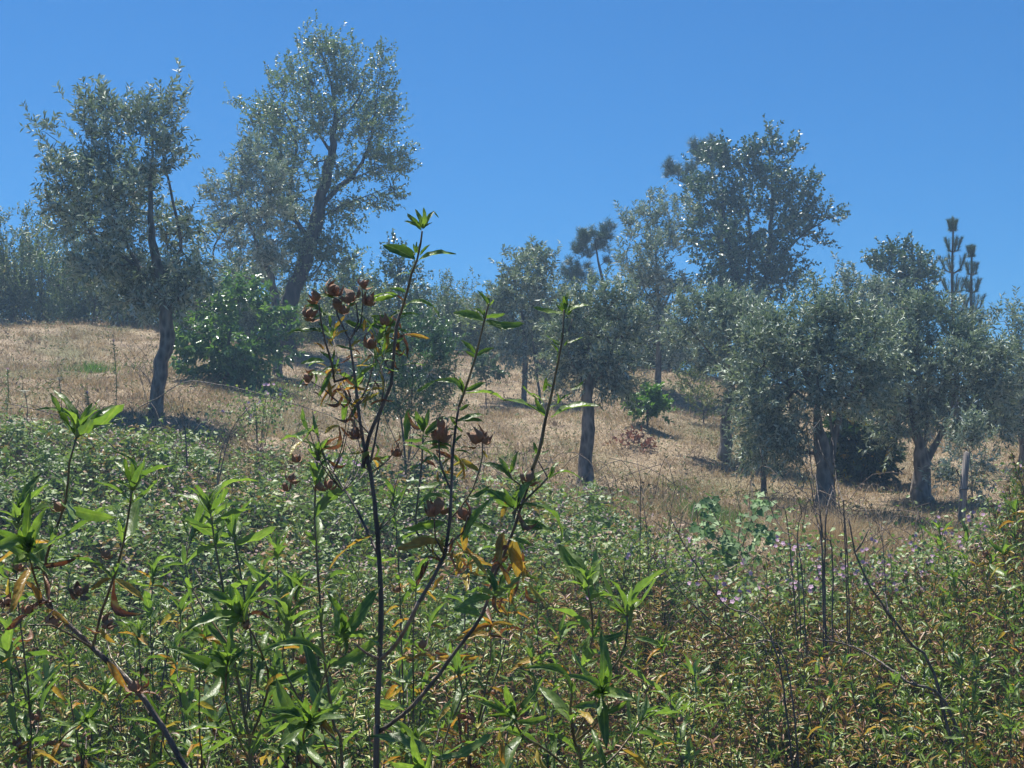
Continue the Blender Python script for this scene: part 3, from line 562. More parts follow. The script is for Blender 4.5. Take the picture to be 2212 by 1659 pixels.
# wooden stake
B = Buf(); s0 = P(2072, 1142, 16); s0[2] = Hz(s0[0], s0[1]); s1 = P(2088, 978, 16)
st = thing('wooden_stake', 'upright weathered wooden stake beside the young olive at the right', 'stake', s0)
tube(B, [s0 - (0, 0, .2), s0 + (s1 - s0) * .5, s1], [.045, .043, .04], 7, rough=.06); B.obj('post', MAT['wood'], st)
B = Buf(); c_ = s0 + (s1 - s0) * .55
tube(B, [c_ + (math.cos(a) * .055, math.sin(a) * .055, .01 * math.sin(a)) for a in np.linspace(0, 2 * PI, 12)], .006, 4); B.obj('tie', MAT['dark_twig'], st)

# ------------------------------------------------------------------ ridge scrub: a few built, the rest copied
def copy_tree(T, loc, rz, sc, label=None, group=None):
    c = T.copy(); COL.objects.link(c); c.location = loc; c.rotation_euler = (0, 0, rz); c.scale = (sc[0], sc[0], sc[1])
    if label: c['label'] = label
    if group: c['group'] = group
    for ch in T.children:
        k = ch.copy(); COL.objects.link(k); k.parent = c
    return c
protos = []
for s_, (lf, col) in enumerate((('scrub', 'olive green'), ('cork', 'grey green'), ('scrub', 'olive green'), ('oak', 'dark green'))):
    g_ = np.random.default_rng(40 + s_)
    bl = [(100 + g_.uniform(-50, 50) * (1 if h < 120 else .6), 690 - h, g_.uniform(20, 34), g_.uniform(18, 34), w) for h, w in ((-2, 1.5), (8, 1.5), (14, 1.4), (40, 1.3), (60, 1.3), (85, 1.1), (110, 1), (135, .8), (30, 1.3), (75, 1), (100, .9), (160, .4), (175, .25))]
    protos.append((tree('scrub_bush', f'tall {col} scrub bush in the thicket along the ridge', 'bush', (100, 702, 29),
        [[(100, 705, 7), (95, 640, 5), (100, 570, 3)], [(103, 700, 6), (125, 640, 4), (135, 600, 2)], [(97, 700, 6), (75, 640, 4), (65, 590, 2)]], bl,
        lf, 'twig', nclu=125, sprigs=3, per=10, L=.06, Wd=.024, slen=.26, seed=50 + s_, up=1.4, spread=.35, group='scrub bushes along the ridge'), col))
spots = []
g_ = np.random.default_rng(3)
for px in np.arange(-120, 640, 52):
    spots.append((px + g_.uniform(-15, 15), 29 + g_.uniform(-.6, .8), g_.uniform(.85, 1.15) * (1.0 if px < 240 else .75)))
for px in np.arange(-140, 640, 58):
    spots.append((px + g_.uniform(-15, 15), 32.5 + g_.uniform(-1, 1), g_.uniform(1.0, 1.35) * (1.05 if px < 240 else .6)))
for px in np.arange(660, 1500, 44):
    spots.append((px + g_.uniform(-15, 15), 31 + g_.uniform(-.8, .8), g_.uniform(.5, .85)))
for px in np.arange(690, 1420, 55):
    spots.append((px + g_.uniform(-15, 15), 34 + g_.uniform(-1, 1), g_.uniform(.65, .95)))
for px in np.arange(1500, 2320, 66):
    spots.append((px + g_.uniform(-15, 15), 31.5 + g_.uniform(-1, 1), g_.uniform(.4, .75)))
LR = [(-120, 'beyond the left edge'), (0, 'at the left edge'), (70, 'near the left edge'), (130, 'left of the left olive crown'), (200, 'left of the left olive trunk'), (260, 'behind the left olive crown'), (340, 'behind the left olive trunk'), (400, 'just right of the left olive trunk'), (470, 'above the broadleaf bush'),
      (540, 'behind the broadleaf bush'), (600, 'left of the cork oak foot'), (680, 'right of the cork oak foot'), (750, 'behind the brown seed heads'), (820, 'left of the highest shoot'), (880, 'behind the highest shoot'), (940, 'right of the highest shoot'), (1000, 'left of the two trunked olive'), (1060, 'just before the two trunked olive'),
      (1130, 'behind the two trunked olive'), (1200, 'right of the two trunked olive'), (1260, 'behind the middle olive'), (1320, 'at the foot of the leaning pine'), (1380, 'left of the slender silvery olive'), (1430, 'behind the slender silvery olive'), (1500, 'left of the big dark oak'), (1580, 'behind the big dark oak'), (1660, 'right of the big dark oak'), (1740, 'behind the twin trunk olive'), (1830, 'behind the pale loose olive'),
      (1900, 'left of the round crowned oak'), (1970, 'right of the round crowned oak'), (2060, 'behind the young pines'), (2150, 'right of the young pines'), (2260, 'at the right edge')]
for k, (px, d, sc) in enumerate(spots):
    T, col = protos[k % 4]; q = P(px, 700, d); z = Hz(q[0], q[1])
    if k < 4:
        T.location = (q[0], q[1], z); T.scale = (1, 1, sc); T.rotation_euler = (0, 0, k * 1.3)
    else: T = copy_tree(T, (q[0], q[1], z), R.uniform(0, 6.28), (R.uniform(.8, 1.15), sc))
    T['label'] = ('tall ' if sc > 1 else 'low ' if sc < .65 else '') + col + ' scrub bush, ' + ('front' if d < 31 else 'middle' if d < 33 else 'back') + ' of thicket, ' + min(LR, key=lambda q_: abs(q_[0] - px))[1]

# ------------------------------------------------------------------ grass
def blades(B, x, y, h, w, tint, lean=.9, g=N):
    n = len(x); z = H(x, y)
    a = g.uniform(0, 2 * PI, n); ln = g.uniform(.15, lean, n)
    ax = np.c_[np.cos(a) * ln, np.sin(a) * ln, np.ones(n)]
    leaves(B, np.c_[x, y, z - .01], ax, g.normal(size=(n, 3)), h, w, tint, NEEDLE)
B = Buf(); n = 420000
d_ = 12.0 + (33 - 12.0) * N.uniform(0, 1, n) ** 1.15; x_ = (N.uniform(-1, 1, n)) * (d_ * .40 + .6)
pat = .5 + .5 * np.sin(x_ * 1.1 + 2 * np.sin(d_ * .7)) * np.sin(d_ * .9 + 1.7 * np.sin(x_ * .6)); pat2 = .5 + .5 * np.sin(x_ * 2.7 + 1.3 * d_) * np.sin(d_ * 2.1 - x_)
keep = N.uniform(0, 1, n) < .35 + .65 * pat2
x_, d_, pat, pat2 = x_[keep], d_[keep], pat[keep], pat2[keep]; n = len(x_)
grn = N.uniform(0, 1, n) < .05 + .22 * (pat > .72)
tint = np.where(grn, N.uniform(.9, 1, n), np.clip(N.uniform(0, .55, n) + .35 * pat2 * pat - .05, 0, .84))
hh = N.uniform(.04, .13, n) * (1 + .9 * (N.uniform(0, 1, n) > .96)) * (.7 + .6 * pat2)
blades(B, x_, d_, hh, N.uniform(.005, .011, n), tint, 2.6)
B.obj('dry_grass', MAT['straw'], kind='stuff')['label'] = 'short dry straw coloured grass covering the slope between the olives'

B = Buf(); n = 26000
cl = N.uniform(0, 1, (2600, 2)); cy_ = 13 + 17 * cl[:, 0] ** 1.1; cx_ = (cl[:, 1] * 2 - 1) * (cy_ * .4 + .5)
ii = N.integers(0, 2600, n); sp = N.uniform(.05, .3, 2600)[ii]
x_ = cx_[ii] + N.normal(0, 1, n) * sp; y_ = cy_[ii] + N.normal(0, 1, n) * sp
ax = np.c_[N.normal(0, 1, n), N.normal(0, 1, n), N.uniform(.1, 1.2, n)]; hh = N.uniform(.0, .16, n) * (N.uniform(0, 1, 2600)[ii] + .2)
leaves(B, np.c_[x_, y_, H(x_, y_) + hh], ax, N.normal(0, .5, (n, 3)) + (0, 0, 1), N.uniform(.04, .08, n), N.uniform(.015, .03, n), np.clip(N.uniform(0, 1, 2600)[ii] + N.normal(0, .1, n), 0, 1), RH2)
MAT['weed'] = leafmat('slope_weed_leaf', [(0, (.07, .10, .04)), (.45, (.13, .16, .07)), (.6, (.20, .15, .10)), (1, (.16, .10, .08))], rough=.7, trans=.2)
B.obj('slope_weeds', MAT['weed'], kind='stuff')['label'] = 'low dull green and brown weeds dotted over the dry slope'
B = Buf(); n = 36000; ii = N.integers(0, 900, n); cy_ = 14 + 16 * N.uniform(0, 1, 900); cx_ = N.uniform(-1, 1, 900) * (cy_ * .4 + .5); sp = N.uniform(.05, .22, 900)[ii]
blades(B, cx_[ii] + N.normal(0, 1, n) * sp, cy_[ii] + N.normal(0, 1, n) * sp, N.uniform(.08, .24, n), .009, np.clip(N.uniform(0, .84, 900)[ii] + N.normal(0, .08, n), 0, .85), 1.1)
B.obj('tall_dry_grass', MAT['straw'], kind='stuff')['label'] = 'clumps of taller dry grass standing on the slope'

def tuft(label, px, py, d, n, rad, h, mat, name='grass_tuft', cat='grass tuft', lean=.9, group=None, cols=(0, 1)):
    p = P(px, py, d); T = thing(name, label, cat, (p[0], p[1], Hz(p[0], p[1])), group)
    g = np.random.default_rng(int(px)); B = Buf()
    r = rad * np.abs(g.normal(0, .6, n)) * g.choice([.6, 1, 1.3], n); a = g.uniform(0, 6.28, n)
    blades(B, p[0] + r * np.cos(a), p[1] + r * np.sin(a) * 1.6, h * g.uniform(.5, 1.2, n), g.uniform(.006, .012, n), g.uniform(*cols, n), lean, g)
    B.obj('blades', MAT[mat], T, kind='stuff')
GT = 'green grass tufts on the dry slope'
tuft('green grass patch left of the tall left olive trunk', 205, 795, 22, 600, .45, .22, 'lush', group=GT)
tuft('long fresh green grass tuft below the bramble edge left of the twin trunk olive', 1530, 1085, 15.2, 2600, .5, .16, 'lush', group=GT)
tuft('bright green tuft in front of the right olive near the stake', 2025, 1128, 16, 1500, .28, .12, 'lush', group=GT)
tuft('green weedy patch below the broadleaf bush', 600, 840, 21, 1500, .6, .12, 'lush', group=GT)
tuft('faint green patch on the slope below the dry red shrub', 1480, 1000, 18.5, 900, .35, .1, 'lush', group=GT)
tuft('green tuft at the foot of the middle slope, left of the middle olive', 1100, 960, 19, 600, .4, .1, 'lush', group=GT)
tuft('shaggy mound of long dry straw at the foot of the twin trunk olive', 1790, 1190, 13.8, 3400, .55, .42, 'straw', 'straw_mound', 'dry grass', 1.6, cols=(.3, .85))
tuft('dry straw heap at the bramble edge, left of centre', 640, 960, 15.3, 1200, .3, .16, 'straw', 'straw_mound', 'dry grass', 2.2, cols=(.3, .85))
tuft('flattened straw heap between the two right olives', 1960, 1180, 14.5, 2200, .6, .2, 'straw', 'straw_mound', 'dry grass', 2.6, cols=(.3, .85))

# ------------------------------------------------------------------ bramble ground cover
def canopy_edge(px): return np.interp(px, [-400, 0, 300, 600, 900, 1150, 1500, 1700, 2212, 2700], [15.6, 15.4, 15.5, 14.9, 14.6, 14.2, 13.2, 12.3, 12.2, 12.2])
def bramble_height(x, y):
    t = .5 + .28 * np.sin(x * 1.9 + np.sin(y * 2.2)) * np.sin(y * 1.6 + 1.4) + .2 * np.sin(x * 4.3 + y * 3.1) * np.sin(y * 4.9 - x * 2) + .12 * np.sin(x * 11 + y * 7)
    h = np.interp(y, [2, 6, 10, 12.5, 14.5, 15.6], [.25, .3, .6, .52, .34, .16])
    return h * (.35 + .8 * t + .35 * np.abs(np.sin(x * 8.3 + 2 * np.sin(y * 6.1)) * np.sin(y * 9.7 + x * 3)))
B = Buf(); n = 150000
y_ = 3.6 + (15.8 - 3.6) * N.uniform(0, 1, n) ** .75; x_ = N.uniform(-1, 1, n) * (y_ * .42 + .9)
pxx = 1106 + x_ / y_ * F
keep = y_ < canopy_edge(pxx) + .6 * np.sin(x_ * 2.7) + .4 * np.sin(x_ * 7.1 + 1) + .25 * np.sin(x_ * 17) + N.normal(0, .35, n)
keep &= ~((pxx > 1650) & (y_ > 10.6) & (N.uniform(0, 1, n) < .55 + .35 * np.sin(x_ * 3 + y_ * 2)))
x_, y_ = x_[keep], y_[keep]; n = len(x_)
hz = bramble_height(x_, y_); z_ = H(x_, y_) + hz * N.uniform(.12, 1, n) ** .6
c = np.c_[x_, y_, z_]
a = N.uniform(0, 6.28, n); ax = np.c_[np.cos(a), np.sin(a), N.uniform(-.3, .6, n)]
nr = unit(N.normal(0, .6, (n, 3)) + (0, 0, 1.0))
clump = .5 + .5 * np.sin(x_ * 2.1 + 3 * np.sin(y_ * 1.1)) * np.sin(y_ * 2.4 + x_); dead = (np.sin(x_ * 3.3 + 2 * np.sin(y_ * 2.7)) * np.sin(y_ * 4.1 - x_ * 1.3) > .55) & (N.uniform(0, 1, n) < .55)
tt = np.clip(N.uniform(0, .75, n) + .25 * (clump - .5) + (N.uniform(0, 1, n) > .94) * .4, 0, 1); tt = np.where(dead, N.uniform(.9, 1, n), tt)
Lb = N.uniform(.035, .075, n)
leaves(B, c, ax, nr, Lb, Lb * .66, tt, RH2 if False else RHOMB)
s_ = unit(np.cross(unit(ax), nr))
for sg in (1,):
    leaves(B, c, unit(ax) * .35 + s_ * sg, nr + N.normal(0, .2, (n, 3)), Lb * .85, Lb * .55, tt, RH2)
o = B.obj('bramble_cover', MAT['bramble'], kind='stuff'); o['label'] = 'low tangled bramble leaves covering the ground below the olive slope'
B = Buf()
for k in range(420):
    y0_ = 9 + 6 * R.random(); x0_ = R.uniform(-1, 1) * (y0_ * .42); a = R.uniform(0, 6.28); l = R.uniform(.3, .9); z0_ = Hz(x0_, y0_) + .25
    tube(B, smooth_path([[x0_, y0_, z0_], [x0_ + math.cos(a) * l * .5, y0_ + math.sin(a) * l * .5, z0_ + R.uniform(.15, .45)], [x0_ + math.cos(a) * l, y0_ + math.sin(a) * l, z0_ + R.uniform(-.05, .45)]], .12), [.004] if False else .0035, 4)
B.obj('bramble_canes', MAT['twig'], kind='stuff')['label'] = 'thin arching brown canes tangled through the bramble leaves'
B = Buf(); nt = 900
for k in range(nt):
    y0_ = 8.5 + 6.6 * R.random(); x0_ = R.uniform(-1, 1) * (y0_ * .42); pp = 1106 + x0_ / y0_ * F
    if y0_ > float(canopy_edge(pp)): continue
    z0_ = Hz(x0_, y0_) + float(bramble_height(np.array([x0_]), np.array([y0_]))[0]) * .7; hh_ = R.uniform(.12, .38); m_ = 12
    t_ = N.uniform(.2, 1, m_); an = N.uniform(0, 6.28, m_)
    leaves(B, np.c_[x0_ + N.normal(0, .015, m_), y0_ + N.normal(0, .015, m_), z0_ + t_ * hh_], np.c_[np.cos(an), np.sin(an), N.uniform(.2, 1.6, m_)], N.normal(0, .5, (m_, 3)) + (0, 0, 1), N.uniform(.045, .075, m_), .014, N.uniform(.2, .8, m_) if R.random() < .75 else N.uniform(.8, 1, m_), RHOMB)
B.obj('tall_weeds', MAT['rock'], kind='stuff')['label'] = 'narrow leaved weeds poking up out of the bramble cover'
B = Buf(); n = 1500; y_ = N.uniform(10.5, 15, n); x_ = N.uniform(-1, 1, n) * y_ * .42; m_ = y_ < canopy_edge(1106 + x_ / y_ * F); x_, y_ = x_[m_], y_[m_]; n = len(x_)
for _ in range(3): leaves(B, np.c_[x_, y_, H(x_, y_) + bramble_height(x_, y_) + .04] + N.normal(0, .012, (n, 3)), N.normal(0, 1, (n, 3)), N.normal(0, .5, (n, 3)) + (0, -.6, 1), .024, .02, N.uniform(0, 1, n), OVAL)
MAT['faded'] = leafmat('faded_blossom', [(0, (.30, .20, .18)), (1, (.55, .42, .42))], rough=.7, trans=.3, tcol=(1, .95, .95))
B.obj('faded_blossoms', MAT['faded'], kind='stuff')['label'] = 'tiny faded pinkish blossoms scattered over the bramble leaves'
# dry undergrowth sticks between
B = Buf(); n = 16000
y_ = N.uniform(4, 15, n); x_ = N.uniform(-1, 1, n) * (y_ * .42 + .5)
blades(B, x_, y_, N.uniform(.25, .6, n), .007, N.uniform(0, .6, n), 1.2)
B.obj('dry_stalks', MAT['straw'], kind='stuff')['label'] = 'thin dry stalks standing among the brambles'

def cane(T, pts, d0, d1, r, mat='dark_twig', name='cane', thorns=True):
    k = len(pts); rows = [[*P(p[0], p[1], d0 + (d1 - d0) * i / (k - 1)), r * (1 - .55 * i / (k - 1))] for i, p in enumerate(pts)]
    p = smooth_path(rows, .06); B = Buf(); tube(B, p[:, :3] + N.normal(0, r * .25, (len(p), 3)), p[:, 3], 5); B.obj(name, MAT[mat], T, smooth=True); return p
def small_leaf_buf(T, pos, L, Wd, mat, tpl=OVAL, g=N, up=.4, name='foliage'):
    B = Buf(); n = len(pos); a = g.normal(size=(n, 3)); a[:, 2] += up
    leaves(B, pos, a, unit(g.normal(0, .5, (n, 3)) + (0, 0, 1)), L * g.uniform(.7, 1.2, n), Wd * g.uniform(.8, 1.2, n), g.uniform(0, .85, n), tpl)
    return B.obj(name, MAT[mat], T, kind='stuff')
def flower(T, p, r=.014, mat='pink', petals=5):
    B = Buf(); a = np.arange(petals) * 2 * PI / petals + R.uniform(0, 6)
    tilt = unit(np.array((R.uniform(-.5, .5), -1, R.uniform(.2, 1)))); u = unit(np.cross(tilt, (0, 0, 1.0))); v = np.cross(tilt, u)
    ax = np.cos(a)[:, None] * u + np.sin(a)[:, None] * v + tilt * .25
    leaves(B, np.repeat(p[None], petals, 0), ax, np.repeat(tilt[None], petals, 0), r, r * .95, N.uniform(0, 1, petals), OVAL)
    B.obj('flower', MAT[mat], T)
# flowering bramble bushes at the right and left
BR = [(1500, 1215, 11.6, 'flowering bramble at the foot of the vine, mauve blossoms', 5), (1735, 1220, 11.4, 'flowering bramble in front of the straw mound', 6), (1850, 1235, 11.2, 'flowering bramble right of the straw mound with many mauve blossoms', 9),
      (1965, 1240, 11.3, 'flowering bramble in front of the flattened straw between right olives', 8), (2085, 1180, 12.3, 'flowering bramble below the wooden stake', 9), (1600, 1330, 9.6, 'mauve flowered bramble in the middle of the thicket', 6),
      (560, 880, 15.6, 'small flowering bramble at the edge of the dry slope right of left trunk', 5), (2195, 1060, 13.5, 'flowering bramble at the right edge of the picture', 5), (760, 1040, 14.2, 'pale flowering bramble in the thicket left of centre', 7), (1330, 1260, 10.6, 'sparse flowering bramble below the middle olive', 3)]
for k, (px, py, d, lab, nf) in enumerate(BR):
    p = P(px, py, d); gz = Hz(p[0], p[1]); T = thing('bramble_bush', lab, 'bramble', (p[0], p[1], gz), 'flowering brambles')
    g_ = np.random.default_rng(k + 70); hh = max(p[2] - gz, .25) + .12
    B = Buf()
    tips = []
    for c_ in range(9):
        a = g_.uniform(0, 6.28); rr = g_.uniform(.1, .45)
        t = np.array((p[0] + rr * math.cos(a), p[1] + rr * math.sin(a), gz + hh * g_.uniform(.6, 1.1)))
        tube(B, smooth_path([[p[0] + rr * .2 * math.cos(a), p[1] + rr * .2 * math.sin(a), gz - .03], [p[0] + rr * .6 * math.cos(a), p[1] + rr * .6 * math.sin(a), gz + hh * .7], list(t)], .1), .004, 4); tips.append(t)
    B.obj('canes', MAT['red_stem'], T, kind='stuff')
    tips = np.array(tips); base = np.repeat(tips, 70, 0) + g_.normal(0, .13, (630, 3)) - (0, 0, .08)
    small_leaf_buf(T, base, .042, .028, 'bramble', g=g_)
    for f_ in range(nf * 2):
        q = tips[f_ % 9] + g_.normal(0, .035, 3) + (0, -.03, .05); 
        for _ in range(2): flower(T, q + g_.normal(0, .022, 3), .019)
# arching bramble canes on the left slope
T = thing('bramble_cane', 'long arching thorny bramble cane crossing in front of the left olive trunk', 'bramble', P(880, 1010, 14.0) * (1, 1, 0) + (0, 0, Hz(P(880, 1010, 14.0)[0], 14.0)))
p = cane(T, [(900, 1010), (830, 965), (740, 910), (660, 880), (560, 850), (470, 830), (400, 825), (340, 860), (300, 880)][::-1], 14.6, 13.6, .006)
small_leaf_buf(T, p[::3, :3], .045, .03, 'bramble')
T = thing('bramble_cane', 'arching bramble cane hanging over the left edge of the thicket', 'bramble', P(250, 960, 13.2) * (1, 1, 0) + (0, 0, Hz(P(250, 960, 13.2)[0], 13.2)))
p = cane(T, [(250, 970), (180, 915), (100, 890), (0, 870), (-60, 880)], 13.4, 13.4, .006); small_leaf_buf(T, p[::3, :3], .045, .03, 'bramble')
# bare twig bush near left trunk, bare stems mid-left
def bare(label, base, d, lines, r=.006, name='bare_shrub', leafy=0, mat='dark_twig', cat='bare shrub'):
    b = P(*base, d); z = Hz(b[0], b[1]); T = thing(name, label, cat, (b[0], b[1], z))
    for l in lines:
        if l[0] == 'g': l = [None] + list(l[1:])
        pts = []
        rows = []
        for i, q in enumerate(l):
            if q is None: rows.append([b[0] + R.uniform(-.03, .03), b[1] + R.uniform(-.03, .03), z - .02, r * 1.2]); continue
            t = i / (len(l) - 1); rows.append([*P(q[0], q[1], d + .25 * math.sin(q[0] * .13) * t), r * (1.1 - .75 * t)])
        p = smooth_path(rows, .05); B = Buf(); tube(B, p[:, :3] + N.normal(0, r * .3, (len(p), 3)), p[:, 3], 6); B.obj('stem', MAT[mat], T, smooth=True)
        for _ in range(7):
            k = int(len(p) * R.uniform(.3, .95)); a = p[k, :3]; e = a + np.array((R.uniform(-.1, .1), R.uniform(-.06, .06), R.uniform(.06, .16))) * (d / 9)
            B = Buf(); tube(B, [a, (a + e) / 2 + (0, 0, -.01), e], [r * .5, r * .4, r * .25], 4); B.obj('twig', MAT[mat], T)
    return T
bare('bare forked twigs leaning beside the left olive trunk', (345, 880), 15.6, [['g', (330, 840), (305, 800), (275, 745)], ['g', (325, 830), (290, 790), (265, 760)], ['g', (335, 830), (315, 770), (285, 735)], ['g', (300, 810), (262, 790)]], .004)
bare('dark bare forked stem right of the left olive trunk', (410, 985), 13.4, [['g', (402, 950), (395, 920), (370, 880), (355, 855)], ['g', (400, 940), (388, 890), (368, 850)], ['g', (400, 930), (395, 880), (385, 840)]], .004)
bare('two crossed bare brown stems rising from brambles left of centre', (460, 1010), 13.2, [['g', (490, 960), (520, 900), (560, 860)], ['g', (480, 970), (530, 910), (552, 890)]], .006)
ZR = lambda x, y: (1271.9 + x * .425, 718.9 + y * .425)
bare('tall bundle of dark bare stems standing before the twin trunk olive', ZR(1200, 1300), 8.2, [['g', ZR(1190, 1180), ZR(1160, 960), ZR(1140, 760), ZR(1120, 580), ZR(1098, 430)], ['g', ZR(1185, 1100), ZR(1150, 900), ZR(1110, 700), ZR(1060, 640)],
     ['g', ZR(1240, 1200), ZR(1190, 1040), ZR(1170, 860), ZR(1150, 720)], ['g', ZR(1200, 1120), ZR(1220, 860), ZR(1250, 760), ZR(1180, 600)]], .005)
bare('slender dark bare stem right of the bundle of stems', ZR(1310, 1300), 8.3, [['g', ZR(1312, 1080), ZR(1275, 900), ZR(1262, 700), ZR(1215, 640)], ['g', ZR(1300, 1000), ZR(1290, 860), ZR(1260, 760), ZR(1240, 545)]], .004)
bare('long dark bare stem slanting left across the vine', ZR(1120, 1300), 8.4, [['g', ZR(1080, 1180), ZR(990, 1010), ZR(920, 880), ZR(880, 620)], ['g', ZR(1020, 1060), ZR(960, 880), ZR(860, 820)], ['g', ZR(1060, 1140), ZR(1080, 900), ZR(960, 660)]], .004)
bare('thin dark stem with a few side twigs in front of the straw at right', ZR(1545, 1300), 8.6, [['g', ZR(1540, 1250), ZR(1490, 1060), ZR(1440, 900)], ['g', ZR(1500, 1130), ZR(1460, 960), ZR(1425, 870)]], .003)
bare('lone thin dark stalk standing above the thicket right of the middle olive', ZR(262, 1080), 10, [['g', ZR(262, 870), ZR(262, 740), ZR(245, 662)]], .004)
bare('thin leaning dark stalk right of the lone one', ZR(330, 1080), 10, [['g', ZR(290, 950), ZR(210, 820), ZR(185, 800)], ['g', ZR(420, 880), ZR(500, 800)]], .003)
bare('slanting bare branch low in the right foreground thicket', (1750, 1560), 6.8, [['g', (1700, 1440), (1600, 1390), (1480, 1290), (1400, 1190)], ['g', (1680, 1420), (1560, 1300), (1480, 1180), (1440, 1100)]], .005)
bare('dark slanting branches low at the bottom right corner', (2150, 1640), 6.6, [['g', (2060, 1560), (1960, 1470), (1850, 1400), (1760, 1380)], ['g', (2030, 1500), (1960, 1380), (1870, 1250), (1830, 1120)]], .009)

# thistle and umbels on the left
def stemflower(name, cat, label, px, py0, py1, d, kind):
    a = P(px, py0, d); a[2] = Hz(a[0], a[1]); b = P(px + R.uniform(-6, 6), py1, d)
    T = thing(name, label, cat, a); B = Buf()
    p = smooth_path([list(a - (0, 0, .03)), list((a + b) / 2 + (.02, 0, 0)), list(b)], .05); tube(B, p, .005, 5); B.obj('stem', MAT['bright' if kind == 'thistle' else 'twig'], T)
    if kind == 'thistle':
        n = 70; t = N.uniform(.15, 1, n); pos = a + (b - a) * t[:, None]; an = N.uniform(0, 6.28, n)
        B = Buf(); leaves(B, pos, np.c_[np.cos(an), np.sin(an), np.full(n, .5)], np.tile((0, 0, 1.0), (n, 1)), .06, .014, N.uniform(0, 1, n), RHOMB); B.obj('foliage', MAT['bush'], T, kind='stuff')
        B = Buf(); n = 30; leaves(B, np.repeat(b[None], n, 0), N.normal(0, .45, (n, 3)) + (0, 0, 1), N.normal(size=(n, 3)), .035, .006, N.uniform(0, 1, n), NEEDLE); B.obj('flower_head', MAT['pink'], T)
    else:
        B = Buf(); n = 70; r = .055 * np.sqrt(N.uniform(0, 1, n)); an = N.uniform(0, 6.28, n)
        q = b + np.c_[r * np.cos(an), r * np.sin(an), N.uniform(0, .008, n) + .012 - r * .12]
        leaves(B, q, np.c_[np.cos(an), np.sin(an), np.zeros(n)], np.tile((0, 0, 1.0), (n, 1)), .014, .013, N.uniform(0, 1, n), OVAL)
        for k in range(0, n, 5): tube(B, [b - (0, 0, .02), q[k]], .001, 3)
        B.obj('flower_head', MAT['white'], T)
stemflower('thistle', 'thistle', 'tall thistle with one pink head on the left slope', 250, 880, 738, 16.5, 'thistle')
stemflower('umbel_flower', 'wildflower', 'flat white umbel flower on a thin stalk in the left grass', 131, 890, 818, 16, 'umbel')
stemflower('umbel_flower', 'wildflower', 'white umbel flower tilted near the left edge of the grass', 58, 905, 846, 15.6, 'umbel')
stemflower('umbel_flower', 'wildflower', 'lowest white umbel flower among the leftmost brambles', 68, 960, 906, 14.8, 'umbel')
stemflower('thistle', 'thistle', 'short thistle with a purple head left of the left olive trunk', 187, 900, 850, 16, 'thistle')
stemflower('thistle', 'thistle', 'leggy purple thistle at the very left edge', 12, 900, 800, 16, 'thistle')

# vine with broad pale leaves
p = P(1590, 1200, 12.2); z = Hz(p[0], p[1]); T = thing('vine', 'climbing vine with broad pale green lobed leaves at the edge of the thicket', 'vine', (p[0], p[1], z))
for l in ([(1590, 1200), (1560, 1140), (1530, 1090)], [(1600, 1200), (1620, 1130), (1650, 1080)], [(1590, 1200), (1600, 1120), (1590, 1060)], [(1580, 1200), (1540, 1180), (1505, 1150)]):
    q = cane(T, l, 12.2, 12.2, .006, 'red_stem', 'stem')
LOBE = (np.array([(0, 0, 0), (.35, -.02, .03), (.32, .3, .03), (.6, .42, -.02), (.3, .62, .02), (0, 1, -.1), (-.3, .62, .02), (-.6, .42, -.02), (-.32, .3, .03), (-.35, -.02, .03)]),
        np.array([(0, i_, i_ + 1) for i_ in range(1, 9)]))
lm = []
for v_ in range(4):
    B = Buf(); leaves(B, np.zeros((1, 3)), np.array([[0, 1.0, 0]]), np.array([[0, 0, 1.0]]), 1, 1, v_ / 3, LOBE); lm.append(B.mesh('vine_leaf', [MAT['vine']]))
for k in range(170):
    c = R.choice([(1530, 1090, 25, 22), (1520, 1140, 25, 25), (1570, 1150, 35, 35), (1640, 1090, 30, 25), (1620, 1140, 40, 35), (1580, 1190, 45, 25), (1660, 1150, 25, 25)])
    q = P(c[0] + R.gauss(0, .55) * c[2], c[1] + R.gauss(0, .55) * c[3], 12.2 + R.uniform(-.2, .2))
    o = bpy.data.objects.new('leaf', R.choice(lm)); COL.objects.link(o); o.parent = T
    s = R.uniform(.055, .09); nv = Vector((R.gauss(0, .5), -.7 + R.gauss(0, .4), .8)).normalized(); a = Vector((R.gauss(0, .6), -.3, -.6)); a = (a - nv * a.dot(nv)).normalized()
    Mx = Matrix((a.cross(nv), a, nv)).transposed().to_4x4(); o.matrix_local = Matrix.Translation(Vector(q - np.array(T['_o']))) @ Mx @ Matrix.Scale(s, 4)

